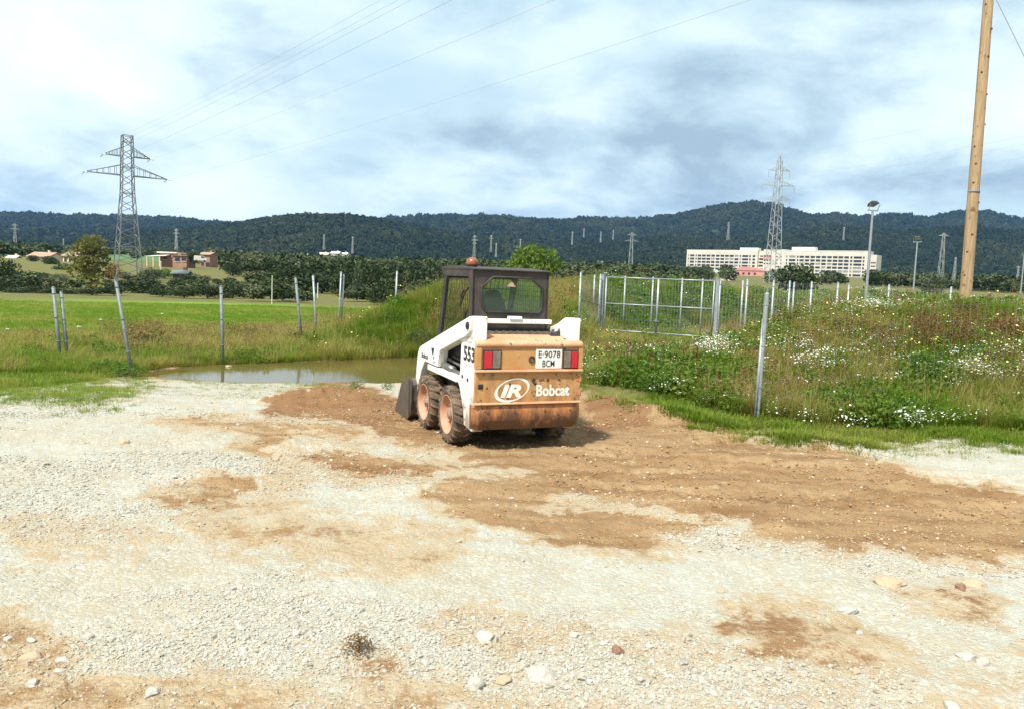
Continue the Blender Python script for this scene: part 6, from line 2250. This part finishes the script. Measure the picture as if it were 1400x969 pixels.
STN = [
    ('white upright stone at the bottom centre of the yard', 650, 932, 25, 22, 'stone'),
    ('large flat white stone at the bottom, right of the upright one', 741, 922, 42, 24, 'stone'),
    ('tan stone between the two white stones at the bottom', 690, 926, 26, 13, 'stone_tan'),
    ('reddish brown stone lying alone on pale gravel', 845, 891, 19, 17, 'stone_red'),
    ('flat tan stone on the gravel towards the right', 1216, 792, 36, 15, 'stone_tan'),
    ('flat grey stone left of and below the flat tan one', 1155, 828, 32, 12, 'stone_grey'),
    ('small pink round stone in the reddish patch at right', 1313, 806, 16, 11, 'stone_red'),
    ('low brownish lump of earth behind the pink stone at right', 1332, 797, 30, 13, 'stone_tan'),
    ('white stone in the left foreground group, upper one of two', 84, 893, 21, 13, 'stone'),
    ('white stone in the left foreground group, lower one of two', 82, 908, 17, 13, 'stone'),
    ('wide tan stone near the left edge of the foreground', 40, 886, 28, 17, 'stone_tan'),
    ('white stone below the tan one at the left edge', 45, 926, 18, 13, 'stone'),
    ('small pale stone at the upper left of the foreground group', 10, 866, 13, 8, 'stone'),
    ('small pale stone right of the tan one at the left edge', 42, 868, 13, 9, 'stone_grey'),
    ('small white stone right of the left foreground group', 121, 865, 13, 9, 'stone'),
    ('brownish stone alone on pale gravel in the left middle ground', 170, 604, 15, 8, 'stone_tan'),
    ('whitish stone half sunk in an orange patch near the bottom', 662, 869, 34, 15, 'stone'),
    ('white stone at the lower left of the big orange patch', 1053, 910, 16, 13, 'stone'),
    ('small white stone at the right of the big orange patch', 1175, 862, 9, 10, 'stone'),
    ('white stone on the bottom edge towards the right', 1302, 958, 26, 17, 'stone'),
    ('pale stone pair by the right edge, larger one', 1345, 903, 20, 12, 'stone'),
    ('long pale stone left of the right edge pair', 1322, 896, 26, 9, 'stone_grey'),
    ('white stone at the bottom left below the soil edge', 208, 940, 24, 13, 'stone'),
    ('small white stone on the sunlit soil left of centre', 458, 913, 11, 7, 'stone'),
    ('small pale stone at the lower right of the big orange patch', 1170, 912, 15, 9, 'stone_tan'),
    ('small tan stone at the upper right, on gravel by the soil edge', 986, 809, 12, 5, 'stone_tan'),
]
for k, (lab, a_, b2, w_, h_, mt) in enumerate(STN):
    stone(lab, a_, b2, w_, h_, mt, 700 + k)

for k, (lab, a_, b2, w_, mt) in enumerate([
    ('pale clod in the rough grass at the far left edge', 10, 455, 9, 'stone'), ('pale lump in the grass left of the paired posts', 56, 458, 9, 'stone_tan'),
    ('pale bits of rubble right of the paired posts', 108, 451, 9, 'stone'), ('small white block near the top of the leaning post', 138, 441, 8, 'stone'),
    ('pale slab lying at the puddle edge by the upright post', 313, 499, 13, 'stone_tan'), ('pale lump in the crop left of the upright post', 222, 432, 6, 'stone')]):
    t_ = 30.0
    for _ in range(12):
        w0 = at(a_, b2, t_)
        t_ *= min(1.3, max(0.75, (CAM_H - tz(w0.x, w0.y)) / max(0.05, CAM_H - w0.z)))
    w0 = at(a_, b2, t_)
    o = link_mesh('stone', rock_mesh(760 + k), M[mt])
    sz = w_ * t_ / F_PX / 2 * 0.62
    o.scale = (sz, sz * 0.7, sz * 0.45)
    o.location = (w0.x, w0.y, tz(w0.x, w0.y) + 0.10)
    tag(o, lab, 'stone', 'pale lumps in the rough grass')

# loose gravel and clods
M['pebble'] = leaf_mat('gravel_pebbles', (0.19, 0.18, 0.15), (0.47, 0.46, 0.395), 0.0, 0.9, third=(0.34, 0.235, 0.13))
M['clod'] = leaf_mat('soil_clods', (0.17, 0.092, 0.042), (0.36, 0.23, 0.115), 0.0, 0.95, third=(0.60, 0.52, 0.40))
P_PEB = []
for k in range(5):
    P_PEB.append(proto('pebble', blob_mesh('pebble', 820 + k, 1, 0.45, 0.66, 1.2), M['pebble']))
P_CLOD = [proto('clod', blob_mesh('clod', 840 + k, 1, 0.5, 0.7, 1.4), M['clod']) for k in range(3)]
gx2, gy2, r = field_points(190000, 2.9, 16.0, 36, 601)
gz2 = terrain(gx2, gy2)
so2, vg2, _, rd2 = masks(gx2, gy2, gz2)
gz2 = gz2 + soil_relief(gx2, gy2, so2, vg2)
loose = 0.5 * fbm(gx2 * 0.9, gy2 * 0.9, 301, 4, 0.6) + 0.5 * fbm(gx2 * 0.35, gy2 * 1.7, 305, 4, 0.6)
loose2 = fbm(gx2 * 0.35 + 8, gy2 * 0.5, 311, 3)
dens = sm(0.46, 0.58, loose) * 0.9 + 0.05 + 0.22 * sm(0.5, 0.65, loose2)
u1 = r.uniform(0, 1, len(gx2))
pud2 = gz2 < PUD_Z + 0.01
gsel = (u1 < dens * (1 - np.clip(so2 * 1.25, 0, 0.93))) & (vg2 < 0.4) & ~pud2
idx = np.nonzero(gsel)[0]
n = len(idx)
s = 0.0045 + 0.009 * r.uniform(0, 1, n) ** 2.8 + 0.017 * (r.uniform(0, 1, n) < 0.012) * r.uniform(0.2, 1, n) ** 2
s = s * np.clip(np.hypot(gx2[idx], gy2[idx]) / 6.0, 0.75, 1.6) ** 0.5 * (0.62 + 0.42 * sm(0.45, 0.62, loose[idx]))
sv = np.stack([s * r.uniform(0.8, 1.4, n), s * r.uniform(0.7, 1.1, n), s * r.uniform(0.7, 1.1, n)], -1)
rot = np.stack([r.normal(0, 0.35, n), r.normal(0, 0.35, n), r.uniform(0, 6.28, n)], -1)
tone = np.clip(so2[idx] * 0.7 + r.normal(0.12, 0.22, n), 0, 1)
scatter('gravel', np.stack([gx2[idx], gy2[idx], gz2[idx] + s * 0.25], -1), sv, rot, r.integers(0, 5, n), tone, P_PEB, 'loose pale gravel strewn over the yard')
csel = (u1 < np.clip(so2 - 0.42, 0, 1) * 0.6 * (0.35 + 1.1 * sm(0.4, 0.62, loose))) & (vg2 < 0.5) & ~pud2
idx = np.nonzero(csel)[0]
n = len(idx)
s = (0.005 + 0.012 * r.uniform(0, 1, n) ** 2.4 + 0.016 * (r.uniform(0, 1, n) < 0.008)) * np.clip(gy2[idx] / 8.0, 0.45, 1.1)
sv = np.stack([s * r.uniform(0.8, 1.4, n), s * r.uniform(0.8, 1.2, n), s * r.uniform(0.7, 1.1, n)], -1)
rot = np.stack([r.normal(0, 0.35, n), r.normal(0, 0.35, n), r.uniform(0, 6.28, n)], -1)
tone = (r.uniform(0, 1, n) < 0.07) * r.uniform(0.6, 1, n)
scatter('soil_clods', np.stack([gx2[idx], gy2[idx], gz2[idx] + s * 0.2], -1), sv, rot, r.integers(0, 3, n), tone, P_CLOD, 'crumbs of brown soil and pebbles on the bare earth')

# ------------------------------------------------------------------ haze: the air between here and the hills
m = bpy.data.materials.new('pale_air')
m.use_nodes = True
nt = m.node_tree
nt.nodes.clear()
pv_ = N(nt, 'ShaderNodeVolumePrincipled')
pv_.inputs['Color'].default_value = (0.28, 0.54, 1.0, 1)
pv_.inputs['Density'].default_value = 0.00004
pv_.inputs['Anisotropy'].default_value = 0.1
mo = N(nt, 'ShaderNodeOutputMaterial')
L(nt, pv_.outputs[0], mo.inputs['Volume'])
try:
    m.cycles.homogeneous_volume = True
except Exception:
    pass
mb = MB()
mb.box(-12600, 12600, -12600, 12600, -22, 520)
hz = mb.build('haze', m, fixn=True)
tag(hz, 'thin blue haze over the far hills', kind='stuff')
